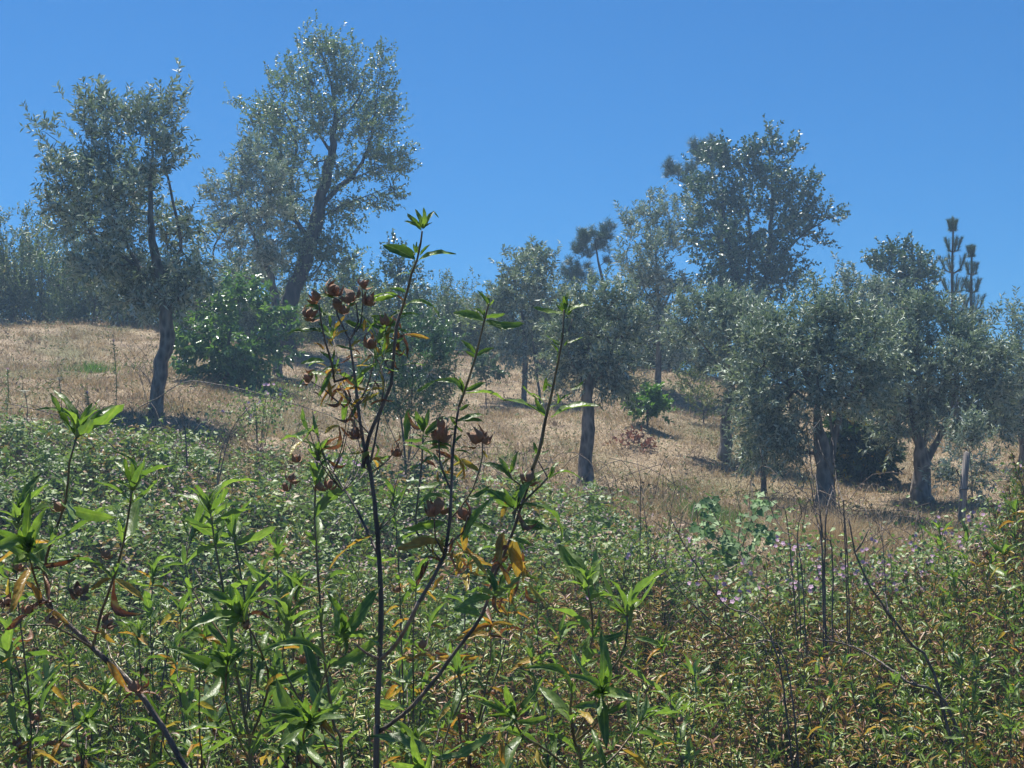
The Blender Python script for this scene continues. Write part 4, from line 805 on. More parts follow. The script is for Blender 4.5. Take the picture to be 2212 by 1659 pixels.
# ------------------------------------------------------------------ rockrose shrubs of the thicket (6 to 11 m away)
CAPS = None
def rockrose_proto(seed, brown, h=1.0, rad=.5, nsh=60, label=''):
    g = np.random.default_rng(seed); T = thing('rockrose_shrub', label, 'shrub', (0, 0, 0))
    SB = Buf(); LB = Buf(); CB = Buf(); tips = []
    mains = []
    for k in range(8):
        a = k * .785 + g.normal(0, .3); e = np.array((math.cos(a) * rad * .6, math.sin(a) * rad * .6, h * .6))
        m_ = e * (.35, .35, .5); mains.append((m_, e)); tube(SB, smooth_path([[0, 0, -.1], list(m_), list(e)], .08), [.011, .009, .007, .006] if False else .009, 5)
    for k in range(nsh):
        m_, e = mains[g.integers(8)]; o = m_ + (e - m_) * g.uniform(0, 1)
        a = g.uniform(0, 6.28); r_ = rad * math.sqrt(g.uniform(0, 1)); hz = h * (1.02 - .35 * (r_ / rad) ** 2) * g.uniform(.62, 1.25)
        t = np.array((math.cos(a) * r_, math.sin(a) * r_, hz)); mid = (o + t) / 2 + g.normal(0, .03, 3)
        p = smooth_path([list(o), list(mid), list(t)], .05); tube(SB, p, np.linspace(.005, .0025, len(p)), 4)
        ax = unit(t - mid); L = g.uniform(.05, .078)
        nn = max(4, int(len(p) * .8))
        old = g.uniform(0, 1) < brown
        for q in range(nn):
            f = 1 - (q / nn) * .55; c = p[min(int(f * (len(p) - 1)), len(p) - 1)] if q else t
            npair = 7 if q == 0 else 4
            an = g.uniform(0, 6.28) + np.arange(npair) * 2 * PI / npair
            u = unit(np.cross(ax, (0, .3, 1.0) if abs(ax[2]) < .95 else (1.0, 0, 0))); v = np.cross(ax, u)
            rd = np.cos(an)[:, None] * u + np.sin(an)[:, None] * v
            opn = .55 if q == 0 else 1.0
            dr = ax[None] * (1.0 if q == 0 else .55) + rd * opn * g.uniform(.7, 1.3, (npair, 1))
            tn = np.clip(g.uniform(.1, .68, npair) + (.0 if q < 2 else .06), 0, .74)
            if old: tn = np.where(g.uniform(0, 1, npair) < .65, g.uniform(.78, 1, npair), tn)
            elif q > 0: tn = np.where(g.uniform(0, 1, npair) < .28, g.uniform(.76, 1, npair), tn)
            leaves(LB, np.repeat(c[None], npair, 0) + g.normal(0, .006, (npair, 3)), dr, -rd * .6 + ax * 1.0 + g.normal(0, .25, (npair, 3)), L * g.uniform(.7, 1.15, npair), L * .2, tn, RHOMB)
        if old:
            for _ in range(4):
                c = t + g.normal(0, .02, 3) + (0, 0, .015); n5 = 6; an = np.arange(n5) * PI / 3
                leaves(CB, np.repeat(c[None], n5, 0), np.c_[np.cos(an) * .7, np.sin(an) * .7, np.ones(n5)], np.c_[np.cos(an), np.sin(an), np.zeros(n5)], .02, .016, .5, RHOMB)
    SB.obj('stems', MAT['dark_twig'], T, kind='stuff', smooth=True); LB.obj('foliage', MAT['rock'], T, kind='stuff')
    if CB.n: CB.obj('seed_capsules', MAT['capsule'], T, kind='stuff')
    return T
RG = 'rockrose shrubs massed in the thicket'
LM = [(0, 'at the left edge'), (170, 'under the left diagonal branch'), (340, 'right of the left diagonal branch'), (500, 'behind the left leafy clump'), (660, 'left of the dark main stem'), (815, 'behind the dark main stem'), (950, 'between main and leaning stems'), (1120, 'below the leaning stem'), (1300, 'below the middle olive'), (1470, 'left of the vine'), (1600, 'below the vine'), (1780, 'below the twin trunk olive'), (1900, 'right of the bundle of bare stems'), (2040, 'below the right olive'), (2160, 'at the right edge'), (2300, 'beyond the right edge')]
ORD = ['nearest', 'second', 'third', 'fourth', 'fifth', 'sixth', 'seventh', 'eighth', 'ninth', 'tenth', 'eleventh', 'twelfth', 'thirteenth', 'fourteenth', 'last']
LABG = 'knee high green rockrose shrub with narrow shiny leaves massed in the thicket'
LABB = 'rockrose shrub with rusty brown spent flower heads massed in the thicket'
pr = [rockrose_proto(1, .05, label=LABG), rockrose_proto(2, .12, .9, .45, label=LABG), rockrose_proto(3, .0, 1.05, .5, label=LABG),
      rockrose_proto(4, .75, 1, .5, label=LABB), rockrose_proto(5, .55, .9, .5, label=LABB)]
for t in pr: t['group'] = RG
used = set(); k = 0; lab_seen = {}
for row, d in enumerate(np.arange(5.2, 12.2, .48)):
    half = d * .38 + .35; nn = int(2 * half / .56)
    for c in range(nn):
        x = -half + (c + .5 + R.uniform(-.35, .35) + .5 * (row % 2)) * (2 * half / nn); y = d + R.uniform(-.2, .2)
        px = 1106 + x / y * F
        # fewer to the back on the left where brambles rule
        lim = np.interp(px, [0, 500, 1000, 1500, 1750, 2050, 2212], [9.2, 9.4, 9.6, 10.2, 9.4, 10.0, 10.8])
        if y > lim + R.uniform(-.6, 1.3): continue
        br = np.interp(px, [0, 500, 1000, 1500, 2212], [.22, .26, .45, .66, .76]) + (.15 if y > 8 else 0)
        T = R.choice(pr[3:]) if R.random() < br else R.choice(pr[:3])
        z = Hz(x, y); top = P(1106, np.interp(y, [5, 6.5, 8, 10, 12], [1900, 1659, 1455, 1285, 1160]), y)[2]
        if px > 1950: top += .12 + (px - 1950) / 262 * np.interp(y, [6, 9, 10.5], [0, .22, .4])
        s = max(.5, (top - z)) * R.uniform(.78, 1.16)
        rz = R.uniform(0, 6.28); xy = R.uniform(.9, 1.15)
        if T.name not in used:
            used.add(T.name); L_ = T; T.location = (x, y, z); T.scale = (xy, xy, s); T.rotation_euler = (0, 0, rz)
        else: L_ = copy_tree(T, (x, y, z), rz, (xy, s))
        lmk = min(LM, key=lambda q_: abs(q_[0] - px))[1]
        L_['label'] = ('brown headed ' if T in pr[3:] else ('low ' if s < .62 else 'tall ' if s > .85 else '') + 'green ') + 'rockrose shrub, ' + ORD[row] + ' row back, ' + lmk
        if L_['label'] in lab_seen:
            o_ = lab_seen[L_['label']]; L_['label'] += ', right of two'; o_['label'] += ', left of two'
        else: lab_seen[L_['label']] = L_
        k += 1

# ------------------------------------------------------------------ near rockrose plants (about 2 m away), every leaf an object
def near_leaf(width, arch, fold, twist, curl, mat, seg=8):
    B = Buf(); t = np.linspace(0, 1, seg + 1)
    w = width * .5 * np.power(np.sin(PI * np.power(t, .8)), .75) + .012; w[0] = .02; w[-1] = .002
    V = []
    for i_, tt_ in enumerate(t):
        zz = arch * math.sin(PI * tt_) + curl * (tt_ ** 3 - tt_) ; xx = .03 * math.sin(tt_ * 5 + twist)
        for s in (-1, 0, 1):
            lx = s * w[i_]; lz = abs(s) * w[i_] * fold + .022 * math.sin(tt_ * 17 + s * 2 + arch * 30) * abs(s)
            a = twist * tt_
            V.append((xx + lx * math.cos(a) - lz * math.sin(a), tt_, zz + lx * math.sin(a) + lz * math.cos(a)))
    Q = []
    for i_ in range(seg):
        for s in (0, 1):
            a = i_ * 3 + s; Q.append((a, a + 1, a + 4, a + 3))
    B.add(V, None, Q); return B.mesh('leaf', [MAT[mat]], smooth=True)
GL = [near_leaf(.2, .3, .5, .5, .1, 'g_leaf'), near_leaf(.24, -.18, .3, -.7, -.2, 'g_leaf'), near_leaf(.27, .10, .35, .2, 0, 'g_leaf'), near_leaf(.24, .16, .5, -.3, .1, 'g_leaf'), near_leaf(.30, .05, .25, .4, -.1, 'g_leaf'), near_leaf(.21, .2, .6, 0, .25, 'g_leaf'), near_leaf(.26, -.06, .4, .6, 0, 'g_leaf')]
YL = [near_leaf(.26, .12, .5, .5, .2, 'y_leaf'), near_leaf(.22, .2, .7, -.8, .3, 'y_leaf')]
BL = [near_leaf(.22, .25, .9, 1.2, .4, 'b_leaf'), near_leaf(.2, -.3, .9, -1.4, .4, 'b_leaf')]
SEP = (np.array([(0, 0, 0), (.42, .22, .10), (.5, .5, .06), (.22, .8, -.10), (0, 1.08, -.30), (-.22, .8, -.10), (-.5, .5, .06), (-.42, .22, .10), (0, .5, .20)]),
       np.array([(0, 1, 8), (1, 2, 8), (2, 3, 8), (3, 4, 8), (4, 5, 8), (5, 6, 8), (6, 7, 8), (7, 0, 8)]))
def capsule_mesh(seed):
    g = np.random.default_rng(seed); B = Buf(); rings = 5; sd = 10; V = []
    for i_ in range(rings + 1):
        th = PI * i_ / rings
        for j in range(sd):
            ph = 2 * PI * j / sd; r_ = math.sin(th) ** .8 * (.29 + .04 * math.cos(5 * ph)); V.append((r_ * math.cos(ph), r_ * math.sin(ph), .48 - .5 * math.cos(th)))
    Q = [(i_ * sd + j, i_ * sd + (j + 1) % sd, (i_ + 1) * sd + (j + 1) % sd, (i_ + 1) * sd + j) for i_ in range(rings) for j in range(sd)]
    B.add(V, None, Q)
    n = 5; a = np.arange(n) * 2 * PI / n + g.normal(0, .15, n); up_ = g.uniform(.2, 1.6, n)
    leaves(B, np.c_[np.cos(a) * .1, np.sin(a) * .1, np.zeros(n)], np.c_[np.cos(a), np.sin(a), up_], np.c_[-np.cos(a), -np.sin(a), np.full(n, .4)] * -1, g.uniform(.95, 1.3, n), g.uniform(.5, .75, n), .5, SEP)
    return B.mesh('seed_capsule', [MAT['capsule']], smooth=False)
CM = [capsule_mesh(q_) for q_ in range(5)]
class Plant:
    def __init__(s, label, px, d, name='rockrose', group='rockrose plants close to the camera', cat='rockrose'):
        p = P(px, 829, d); s.z = Hz(p[0], d); s.base = np.array((p[0], d, s.z)); s.T = thing(name, label, cat, s.base, group); s.n = 0; s.cap = 150
    def stem(s, pts, d0, d1, w0, w1, mat='dark_twig', root=False, step=.02):
        k = len(pts); rows = []
        if root:
            a = P(*pts[0], d0); rows += [[a[0] + (s.base[0] - a[0]) * .8, d0, s.z - .03, w0 * 1.3 * M(2) / 2], [a[0] + (s.base[0] - a[0]) * .3, d0, (a[2] + s.z) / 2, w0 * 1.15 * M(2) / 2]]
        for i_, q in enumerate(pts):
            t = i_ / (k - 1); d = d0 + (d1 - d0) * t; rows.append([*P(q[0], q[1], d), (w0 + (w1 - w0) * t) * M(2) / 2])
        p = smooth_path(rows, step); B = Buf(); j = N.normal(0, 1, (len(p), 3)) * p[:, 3:4] * .12
        bump_ = 1 + .12 * (N.uniform(0, 1, len(p)) > .8)
        tube(B, p[:, :3] + j, p[:, 3] * bump_, 8, rough=.05); B.obj('stem', MAT[mat], s.T, smooth=True); return p
    def put(s, me, a, b, nrm=None, wide=1.0, name='leaf'):
        a = Vector(a); b = Vector(b); L = (b - a).length
        y = (b - a).normalized(); n_ = Vector(nrm) if nrm is not None else Vector((R.gauss(0, .4), -.85 + R.gauss(0, .35), .75 + R.gauss(0, .35)))
        z = (n_ - y * n_.dot(y)).normalized(); x = y.cross(z)
        o = bpy.data.objects.new(name, me); COL.objects.link(o); o.parent = s.T
        Mx = Matrix((x * L * wide, y * L, z * L)).transposed().to_4x4()
        o.matrix_local = Matrix.Translation(a - Vector(s.base)) @ Mx; s.n += 1; return o
    def leaf(s, b, t, d, kind='g', wide=1.0, dd=None):
        me = R.choice({'g': GL, 'y': YL, 'b': BL}[kind]); A = P(*b, d); L = math.hypot(t[0] - b[0], t[1] - b[1]) * M(d)
        if dd is None: dd = R.uniform(-.35, .35) * L
        s.put(me, A, P(t[0], t[1], d + dd), None, wide * R.uniform(.62, .85))
    def caps(s, px, py, d, size=.019, up=None):
        a = P(px, py, d) if d else np.array((px, py, d)); s.capat(a, size)
    def capat(s, a, size=.018):
        ax = Vector((R.gauss(0, .6), R.gauss(-.2, .5), .8)).normalized(); q = ax.to_track_quat('Z', 'Y')
        o = bpy.data.objects.new('seed_capsule', R.choice(CM)); COL.objects.link(o); o.parent = s.T
        sz = size * R.uniform(.6, 1.0); o.matrix_local = Matrix.Translation(Vector(a) - Vector(s.base)) @ q.to_matrix().to_4x4() @ Matrix.Rotation(R.uniform(0, 6), 4, 'Z') @ Matrix.Scale(sz, 4)
    def whorl(s, c, ax, n, L, openness, kinds='g', wide=1.0, phase=None):
        ax = Vector(ax).normalized(); u = ax.orthogonal().normalized(); v = ax.cross(u); ph = R.uniform(0, 6.28) if phase is None else phase
        for i_ in range(n):
            a = ph + i_ * 2 * PI / n + R.uniform(-.25, .25); rd = u * math.cos(a) + v * math.sin(a)
            k = R.choice(kinds); l = L * R.uniform(.55, 1.2); o_ = openness * R.uniform(.6, 1.5)
            dr = (ax * math.cos(o_) + rd * math.sin(o_)).normalized()
            if k in 'yb': dr = (dr + Vector((0, 0, -.8))).normalized(); l *= .85
            nr = (ax * math.sin(o_) - rd * math.cos(o_)) + Vector((R.gauss(0, .2), R.gauss(0, .2), R.gauss(0, .2)))
            s.put(R.choice({'g': GL, 'y': YL, 'b': BL}[k]), Vector(c), Vector(c) + dr * l, nr, wide * R.uniform(.5, .8))
    def shoot(s, pts, d0, d1, w0=9, w1=4, L=.075, spacing=.05, start=.35, kinds='ggggg', low='gggyb', mat='red_stem', top=7, root=False, caps=0):
        p = s.stem(pts, d0, d1, w0, w1, mat, root); xyz = p[:, :3]; seg = np.r_[0, np.cumsum(np.linalg.norm(np.diff(xyz, axis=0), axis=1))]; tot = seg[-1]
        def at(l):
            i_ = min(int(np.searchsorted(seg, l)), len(xyz) - 1); return xyz[i_], unit(xyz[i_] - xyz[max(i_ - 2, 0)]) if i_ else unit(xyz[1] - xyz[0])
        l = tot - spacing * .6; k = 0; ph = R.uniform(0, 6)
        c, ax = at(tot); s.whorl(c, ax, top, L * .95, .8, kinds); s.whorl(c, ax, 4, L * .6, .35, kinds)
        while l > tot * start:
            c, ax = at(l); fr = (tot - l) / max(tot * (1 - start), .01)
            s.whorl(c, ax, 2, L * (1 if k < 3 else .9), .95 + .3 * fr, kinds if fr < .55 else low, phase=ph + k * PI / 2)
            if R.random() < .7: s.whorl(c, ax, 2, L * .45, .6, kinds, phase=ph + k * PI / 2 + PI / 2)
            l -= spacing * R.uniform(.8, 1.2); k += 1
        for _ in range(caps):
            c, ax = at(tot * R.uniform(.8, 1)); s.capat(c + N.normal(0, .012, 3) + unit(ax) * .01)
        return p

A = lambda x, y: (608.3 + x * .2667, 387.1 + y * .2667)
Bz = lambda x, y: (884.8 + x * .2667, 608.3 + y * .2667)
# main plant: dark trunk, left fork with brown heads
d = 2.05
pl = Plant('largest near rockrose, dark upright main stem with brown seed heads and the highest shoot', 815, d)
pl.stem([(812, 1700), (815, 1560), (820, 1420), (823, 1300), (815, 1150), (800, 1020), (785, 960), (772, 870), (765, 800)], d, d, 13.5, 6, root=True)
pl.stem([(784, 1010), (797, 945), (820, 890), (845, 830), A(905, 1500), A(930, 1200), A(960, 1080)], d, d - .05, 9, 6)
pl.stem([A(960, 1100), A(1020, 900), A(1050, 770), A(1095, 660), A(1125, 520), A(1140, 420)], d - .05, d - .1, 6, 3.5, 'red_stem')
pl.stem([(822, 1210), (770, 1100), (720, 1020), (690, 960), (675, 890)], d, d + .15, 6, 3)
pl.stem([(768, 830), A(600, 1650), A(570, 1450), A(550, 1300), A(450, 1100), A(440, 1000)], d, d, 7, 3)
pl.stem([(766, 810), A(430, 1640), A(410, 1500), A(350, 1300), A(320, 1150), A(300, 1000)], d, d - .1, 6, 3)
pl.stem([(800, 1000), A(830, 1640), A(740, 1420), A(705, 1380)], d, d + .05, 5, 3)
pl.stem([A(550, 1300), A(640, 1180), A(660, 1000), A(650, 880)], d, d, 4, 2.5)
pl.stem([A(550, 1320), A(620, 1150), A(600, 980)], d, d, 4, 2.5)
pl.stem([(745, 880), (720, 860), (700, 840), A(240, 1640)], d, d, 4, 2.5)
pl.stem([(820, 1425), (790, 1410), (765, 1390)], d, d - .05, 6, 4, 'pale_twig')
for b, t, k in (((1135, 420), (995, 335), 'g'), ((1135, 400), (1085, 240), 'g'), ((1140, 400), (1155, 225), 'g'), ((1150, 400), (1240, 258), 'g'), ((1235, 262), (1272, 315), 'g'), ((1145, 405), (1222, 352), 'g'), ((1130, 390), (1020, 270), 'g'), ((1138, 390), (1130, 290), 'g'),
                ((1080, 650), (820, 528), 'g'), ((1080, 620), (968, 515), 'g'), ((1110, 655), (1415, 612), 'g'), ((1120, 620), (1205, 530), 'g'), ((1085, 600), (1070, 520), 'g'), ((1115, 600), (1130, 505), 'g'), ((1100, 600), (1100, 500), 'g'),
                ((1050, 770), (920, 785), 'g'), ((1050, 765), (1108, 708), 'g'), ((1045, 760), (1030, 710), 'g'), ((940, 940), (665, 965), 'g'), ((930, 950), (700, 1000), 'g'), ((1040, 990), (1250, 1060), 'g'), ((1230, 1040), (1280, 1130), 'g'), ((1040, 1000), (950, 1160), 'g'),
                ((1010, 920), (880, 880), 'g'), ((935, 1190), (725, 1105), 'g'), ((935, 1190), (750, 1145), 'g'), ((935, 1180), (1050, 1110), 'g'), ((845, 1240), (728, 1178), 'g'), ((890, 1190), (845, 1385), 'y'), ((935, 1220), (930, 1405), 'y'), ((935, 1220), (975, 1400), 'b'), ((920, 940), (1010, 1030), 'b'),
                ((935, 1300), (1060, 1250), 'b'), ((1000, 1050), (900, 1060), 'g'), ((960, 1100), (1110, 1100), 'g'),
                ((440, 975), (295, 935), 'g'), ((520, 1060), (640, 985), 'g'), ((330, 1060), (190, 1030), 'g'), ((430, 1105), (250, 1130), 'g'), ((340, 1090), (250, 1040), 'g'), ((350, 1180), (310, 1110), 'g'), ((390, 1200), (385, 1090), 'g'), ((420, 1235), (480, 1180), 'g'),
                ((190, 1235), (45, 1250), 'g'), ((320, 1200), (190, 1235), 'g'), ((350, 1480), (155, 1492), 'g'), ((470, 1500), (310, 1555), 'g'), ((420, 1500), (310, 1390), 'g'), ((410, 1350), (350, 1280), 'y'), ((345, 1380), (262, 1320), 'y'), ((265, 1330), (350, 1370), 'y'), ((560, 1370), (645, 1300), 'y'),
                ((690, 1130), (655, 1240), 'y'), ((430, 1250), (490, 1235), 'g'), ((380, 1250), (300, 1160), 'g'), ((400, 1280), (420, 1180), 'g'), ((440, 1280), (540, 1220), 'y'), ((560, 1360), (500, 1450), 'b'), ((560, 1380), (640, 1420), 'b'), ((560, 1440), (470, 1490), 'b'), ((580, 1450), (660, 1450), 'b'),
                ((410, 1500), (500, 1540), 'b'), ((400, 1480), (430, 1380), 'g'), ((900, 1450), (830, 1500), 'b'), ((905, 1450), (960, 1540), 'b'), ((905, 1400), (1000, 1380), 'b'), ((905, 1500), (850, 1580), 'b'), ((905, 1350), (850, 1290), 'b'), ((740, 1420), (680, 1480), 'b'), ((760, 1350), (820, 1450), 'y'), ((880, 1280), (950, 1340), 'y')):
    pl.leaf(A(*b), A(*t), d, k, 1.15 if k == 'g' else 1.2)
for c in ((645, 870), (300, 985), (430, 950), (590, 975), (690, 1020), (480, 1010), (440, 1060), (380, 905), (200, 1120), (850, 1190), (705, 1370), (240, 1630), (500, 1090)):
    pl.caps(*A(*c), d, .019)
for _ in range(26):
    bx_, by_ = R.choice([(820, 1300), (815, 1150), (800, 1020), (785, 960), (720, 1020), (800, 940), (850, 820), (740, 1060), (770, 880)]); dx_ = R.choice([-1, 1]) * R.uniform(25, 80); up_ = R.uniform(60, 150)
    e_ = (bx_ + dx_, by_ - up_); pl.stem([(bx_, by_), (bx_ + dx_ * .6, by_ - up_ * .4), e_], d, d + R.uniform(-.12, .12), 3.2, 1.6)
    if R.random() < .6: pl.whorl(P(*e_, d), (dx_ * .01, 0, 1), R.choice([2, 3, 4]), .05, .9, R.choice(['ggy', 'gb', 'ybb', 'gg']))
for c in ((690, 1055), (755, 940), (835, 985), (620, 1000)): pl.caps(c[0] + 20, c[1], d, .018)
for k_ in range(70):
    c_ = R.choice([(760, 720), (720, 690), (800, 700), (850, 720), (840, 790), (700, 830), (780, 860), (850, 880), (965, 980), (975, 1060)]); b_ = (c_[0] + R.gauss(0, 22), c_[1] + R.gauss(0, 28)); a_ = R.uniform(0, 6.28); l_ = R.uniform(25, 70)
    pl.leaf(b_, (b_[0] + l_ * math.cos(a_), b_[1] + l_ * .7 * math.sin(a_) + 8), d + R.uniform(-.06, .1), R.choice('gggybby'), R.uniform(.7, 1.1))
for k_ in range(9): pl.leaf((690 + R.uniform(-15, 25), 960 + R.uniform(0, 80)), (690 + R.uniform(-60, 80), 960 + R.uniform(-20, 90)), d + .1, R.choice('gggyb'), 1.1)

# second: branch with two tall leafy shoots rising to the right
d2 = 1.95
p2 = Plant('near rockrose whose long leafy shoot rises straight beside the middle olive crown, orange leaves low', 960, d2)
p2.stem([(822, 1425), (850, 1400), (875, 1360), (905, 1300)], d, d2, 9, 8, 'pale_twig')
p2.stem([(905, 1300), (935, 1250), (960, 1200), (972, 1120), (975, 1060), Bz(350, 1400), Bz(375, 1150), Bz(400, 1000)], d2, d2, 8, 5)
p2.stem([Bz(400, 1010), Bz(440, 900), Bz(530, 620), Bz(600, 330), Bz(640, 180)], d2, d2 - .05, 6, 3.5, 'red_stem')
p2.stem([(955, 1210), (900, 1150), Bz(80, 1650), Bz(100, 1450), Bz(110, 1240)], d2, d2 + .05, 5, 3.5, 'red_stem')
p2.stem([(975, 1060), (950, 1000), Bz(240, 1200)], d2, d2, 5, 3)
p2.stem([(975, 1120), (1020, 1060), Bz(590, 1420), Bz(590, 1300)], d2, d2, 4, 2.5, 'red_stem')
p2.stem([(960, 1200), (940, 1160), (938, 1120)], d2, d2 - .05, 4, 3); p2.stem([(965, 1180), (1000, 1150), (1012, 1115)], d2, d2 - .05, 4, 3)
for b, t, k in (((430, 905), (200, 800), 'g'), ((210, 805), (55, 890), 'g'), ((430, 900), (360, 760), 'g'), ((450, 880), (625, 820), 'g'), ((440, 900), (410, 770), 'g'), ((530, 620), (450, 560), 'g'), ((540, 605), (690, 540), 'g'), ((530, 590), (420, 470), 'g'), ((535, 590), (530, 515), 'g'), ((545, 600), (620, 560), 'g'),
                ((600, 320), (350, 250), 'g'), ((610, 320), (930, 345), 'g'), ((600, 280), (500, 220), 'g'), ((640, 200), (550, 65), 'g'), ((645, 200), (685, 140), 'g'), ((630, 200), (640, 105), 'g'), ((610, 290), (775, 258), 'g'), ((600, 300), (605, 225), 'g'), ((620, 260), (560, 180), 'g'), ((625, 250), (690, 220), 'g'),
                ((390, 1130), (612, 1085), 'g'), ((390, 1120), (605, 1140), 'g'), ((390, 1130), (300, 1095), 'g'), ((400, 1040), (495, 995), 'g'), ((400, 1060), (330, 1035), 'g'), ((370, 1200), (280, 1210), 'g'), ((375, 1160), (435, 1220), 'g'), ((380, 1170), (330, 1090), 'g'), ((350, 1330), (430, 1240), 'g'), ((360, 1370), (530, 1350), 'g'),
                ((360, 1380), (500, 1400), 'g'), ((340, 1340), (60, 1330), 'g'), ((320, 1350), (150, 1360), 'g'), ((110, 1240), (0, 1080), 'g'), ((110, 1220), (50, 1040), 'g'), ((120, 1230), (300, 1090), 'g'), ((120, 1200), (165, 1030), 'g'), ((110, 1220), (100, 1080), 'g'), ((130, 1240), (240, 1190), 'g'), ((100, 1260), (-20, 1250), 'g'), ((100, 1260), (170, 1260), 'g'),
                ((100, 1480), (220, 1400), 'g'), ((95, 1500), (0, 1540), 'g'), ((400, 1430), (440, 1620), 'y'), ((420, 1430), (570, 1550), 'y'), ((400, 1430), (320, 1400), 'y'), ((590, 1360), (630, 1440), 'y'), ((590, 1370), (610, 1400), 'y'), ((340, 1430), (260, 1480), 'y'), ((340, 1500), (290, 1560), 'y'), ((400, 1600), (480, 1600), 'y')):
    p2.leaf(Bz(*b), Bz(*t), d2, k, 1.15)
for c in ((230, 1290), (600, 1310), (265, 1190), (250, 1270), (575, 1300)): p2.caps(*Bz(*c), d2, .021)
for c in ((938, 1115), (1012, 1115), (1000, 1120), (945, 1105)): p2.caps(*c, d2, .024)
for k_ in range(55):
    c_ = R.choice([(1010, 1200), (960, 1180), (1080, 1210), (1100, 1180), (1060, 1280), (1120, 1230), (930, 1250), (1030, 1240)]); b_ = (c_[0] + R.gauss(0, 20), c_[1] + R.gauss(0, 24)); a_ = R.uniform(.2, 2.9); l_ = R.uniform(25, 60)
    p2.leaf(b_, (b_[0] + l_ * math.cos(a_), b_[1] + l_ * math.sin(a_)), d2 + R.uniform(-.05, .1), R.choice('yyybbg'), R.uniform(.8, 1.15))
for b, t, k in (((960, 1175), (855, 1185), 'y'), ((930, 1160), (870, 1190), 'y'), ((1015, 1130), (1075, 1160), 'g'), ((1010, 1130), (1000, 1190), 'y'), ((940, 1165), (965, 1185), 'y'), ((1000, 1195), (985, 1230), 'y'), ((1005, 1190), (1030, 1215), 'y'), ((1010, 1195), (975, 1205), 'y'), ((965, 1200), (955, 1160), 'y'), ((940, 1230), (925, 1260), 'y'), ((960, 1130), (870, 1140), 'g'), ((1000, 1170), (1060, 1080), 'g'), ((975, 1080), (900, 1100), 'g'), ((960, 1040), (880, 1060), 'g'), ((950, 1000), (870, 960), 'g'), ((1000, 1080), (1060, 1050), 'g')):
    p2.leaf(b, t, d2, k, 1.15)

d3 = 1.9
p3 = Plant('near rockrose with a long reddish stem leaning right, sparse big leaves over the slope', 1060, d3)
p3.stem([(820, 1580), (870, 1545), (930, 1480), (985, 1405), (1040, 1330), (1070, 1240), (1100, 1170), Bz(960, 1650), Bz(1000, 1500)], d, d3, 9, 6, 'dark_twig')
p3.stem([Bz(1000, 1510), Bz(1050, 1380), Bz(1100, 1120), Bz(1150, 900), Bz(1200, 650), Bz(1240, 450), Bz(1252, 230)], d3, d3 - .05, 8, 3.5, 'red_stem')
p3.stem([(1110, 1120), Bz(900, 1650), Bz(830, 1600), Bz(800, 1530)], d3, d3, 5, 3.5, 'red_stem'); p3.stem([(1105, 1110), Bz(1060, 1650), Bz(1120, 1590)], d3, d3, 5, 3.5, 'red_stem'); p3.stem([Bz(1120, 1590), Bz(1040, 1450)], d3, d3, 3, 3)
for b, t, k in (((1110, 1100), (760, 960), 'g'), ((770, 965), (460, 903), 'g'), ((1150, 1100), (1550, 1010), 'g'), ((1200, 1000), (1315, 905), 'g'), ((1080, 985), (955, 900), 'g'), ((1060, 960), (910, 838), 'g'), ((1080, 890), (1110, 770), 'g'), ((1090, 830), (1165, 860), 'g'), ((1300, 880), (1412, 808), 'g'), ((1200, 990), (1200, 900), 'g'), ((1110, 1110), (1190, 1000), 'g'), ((1100, 1100), (1020, 940), 'g'),
                ((1205, 575), (1145, 500), 'g'), ((1225, 530), (1160, 480), 'g'), ((1250, 520), (1290, 470), 'g'), ((1260, 500), (1412, 448), 'g'), ((1240, 490), (1245, 395), 'g'), ((1235, 500), (1100, 430), 'g'), ((1240, 260), (1000, 205), 'g'), ((1260, 255), (1185, 175), 'g'), ((1255, 250), (1292, 78), 'g'), ((1265, 250), (1252, 110), 'g'), ((1265, 265), (1480, 195), 'g'), ((1280, 270), (1335, 145), 'g'), ((1250, 260), (1225, 150), 'g'),
                ((1250, 300), (1310, 300), 'g'), ((1030, 1400), (1010, 1290), 'g'), ((1050, 1350), (1095, 1240), 'g'), ((1030, 1400), (1132, 1365), 'g'), ((1030, 1400), (980, 1400), 'g'), ((1000, 1430), (1050, 1380), 'g'), ((830, 1600), (575, 1463), 'g'), ((800, 1545), (722, 1418), 'g'), ((810, 1545), (885, 1370), 'g'), ((1130, 1585), (1228, 1462), 'g'), ((1130, 1600), (1392, 1602), 'g'), ((810, 1550), (850, 1450), 'g'), ((1120, 1590), (1180, 1500), 'g'), ((840, 1620), (900, 1560), 'g'),
                ((1195, 640), (1210, 570), 'g'), ((1190, 660), (1190, 600), 'g')):
    p3.leaf(Bz(*b), Bz(*t), d3, k, 1.2)
p3.caps(*Bz(950, 1625), d3, .022)
for b, t, k in (((1120, 1090), (1215, 1170), 'g'), ((1110, 1100), (1050, 1055), 'g'), ((1090, 1150), (1070, 1210), 'y'), ((1085, 1160), (1080, 1220), 'y'), ((1110, 1160), (1115, 1255), 'y'), ((1100, 1165), (1150, 1180), 'g'), ((1120, 1130), (1180, 1140), 'g'), ((1100, 1080), (1080, 1120), 'y'), ((1110, 1150), (1200, 1150), 'g'), ((1095, 1200), (1060, 1260), 'b'), ((1105, 1180), (1130, 1240), 'y'), ((1060, 1290), (990, 1310), 'g'), ((1040, 1330), (980, 1315), 'g')):
    p3.leaf(b, t, d3, k, 1.25)
for c in ((1070, 1290), (1115, 1100)): p3.whorl(P(*c, d3), (0, -.2, 1), 6, .06, .9, 'ggb')

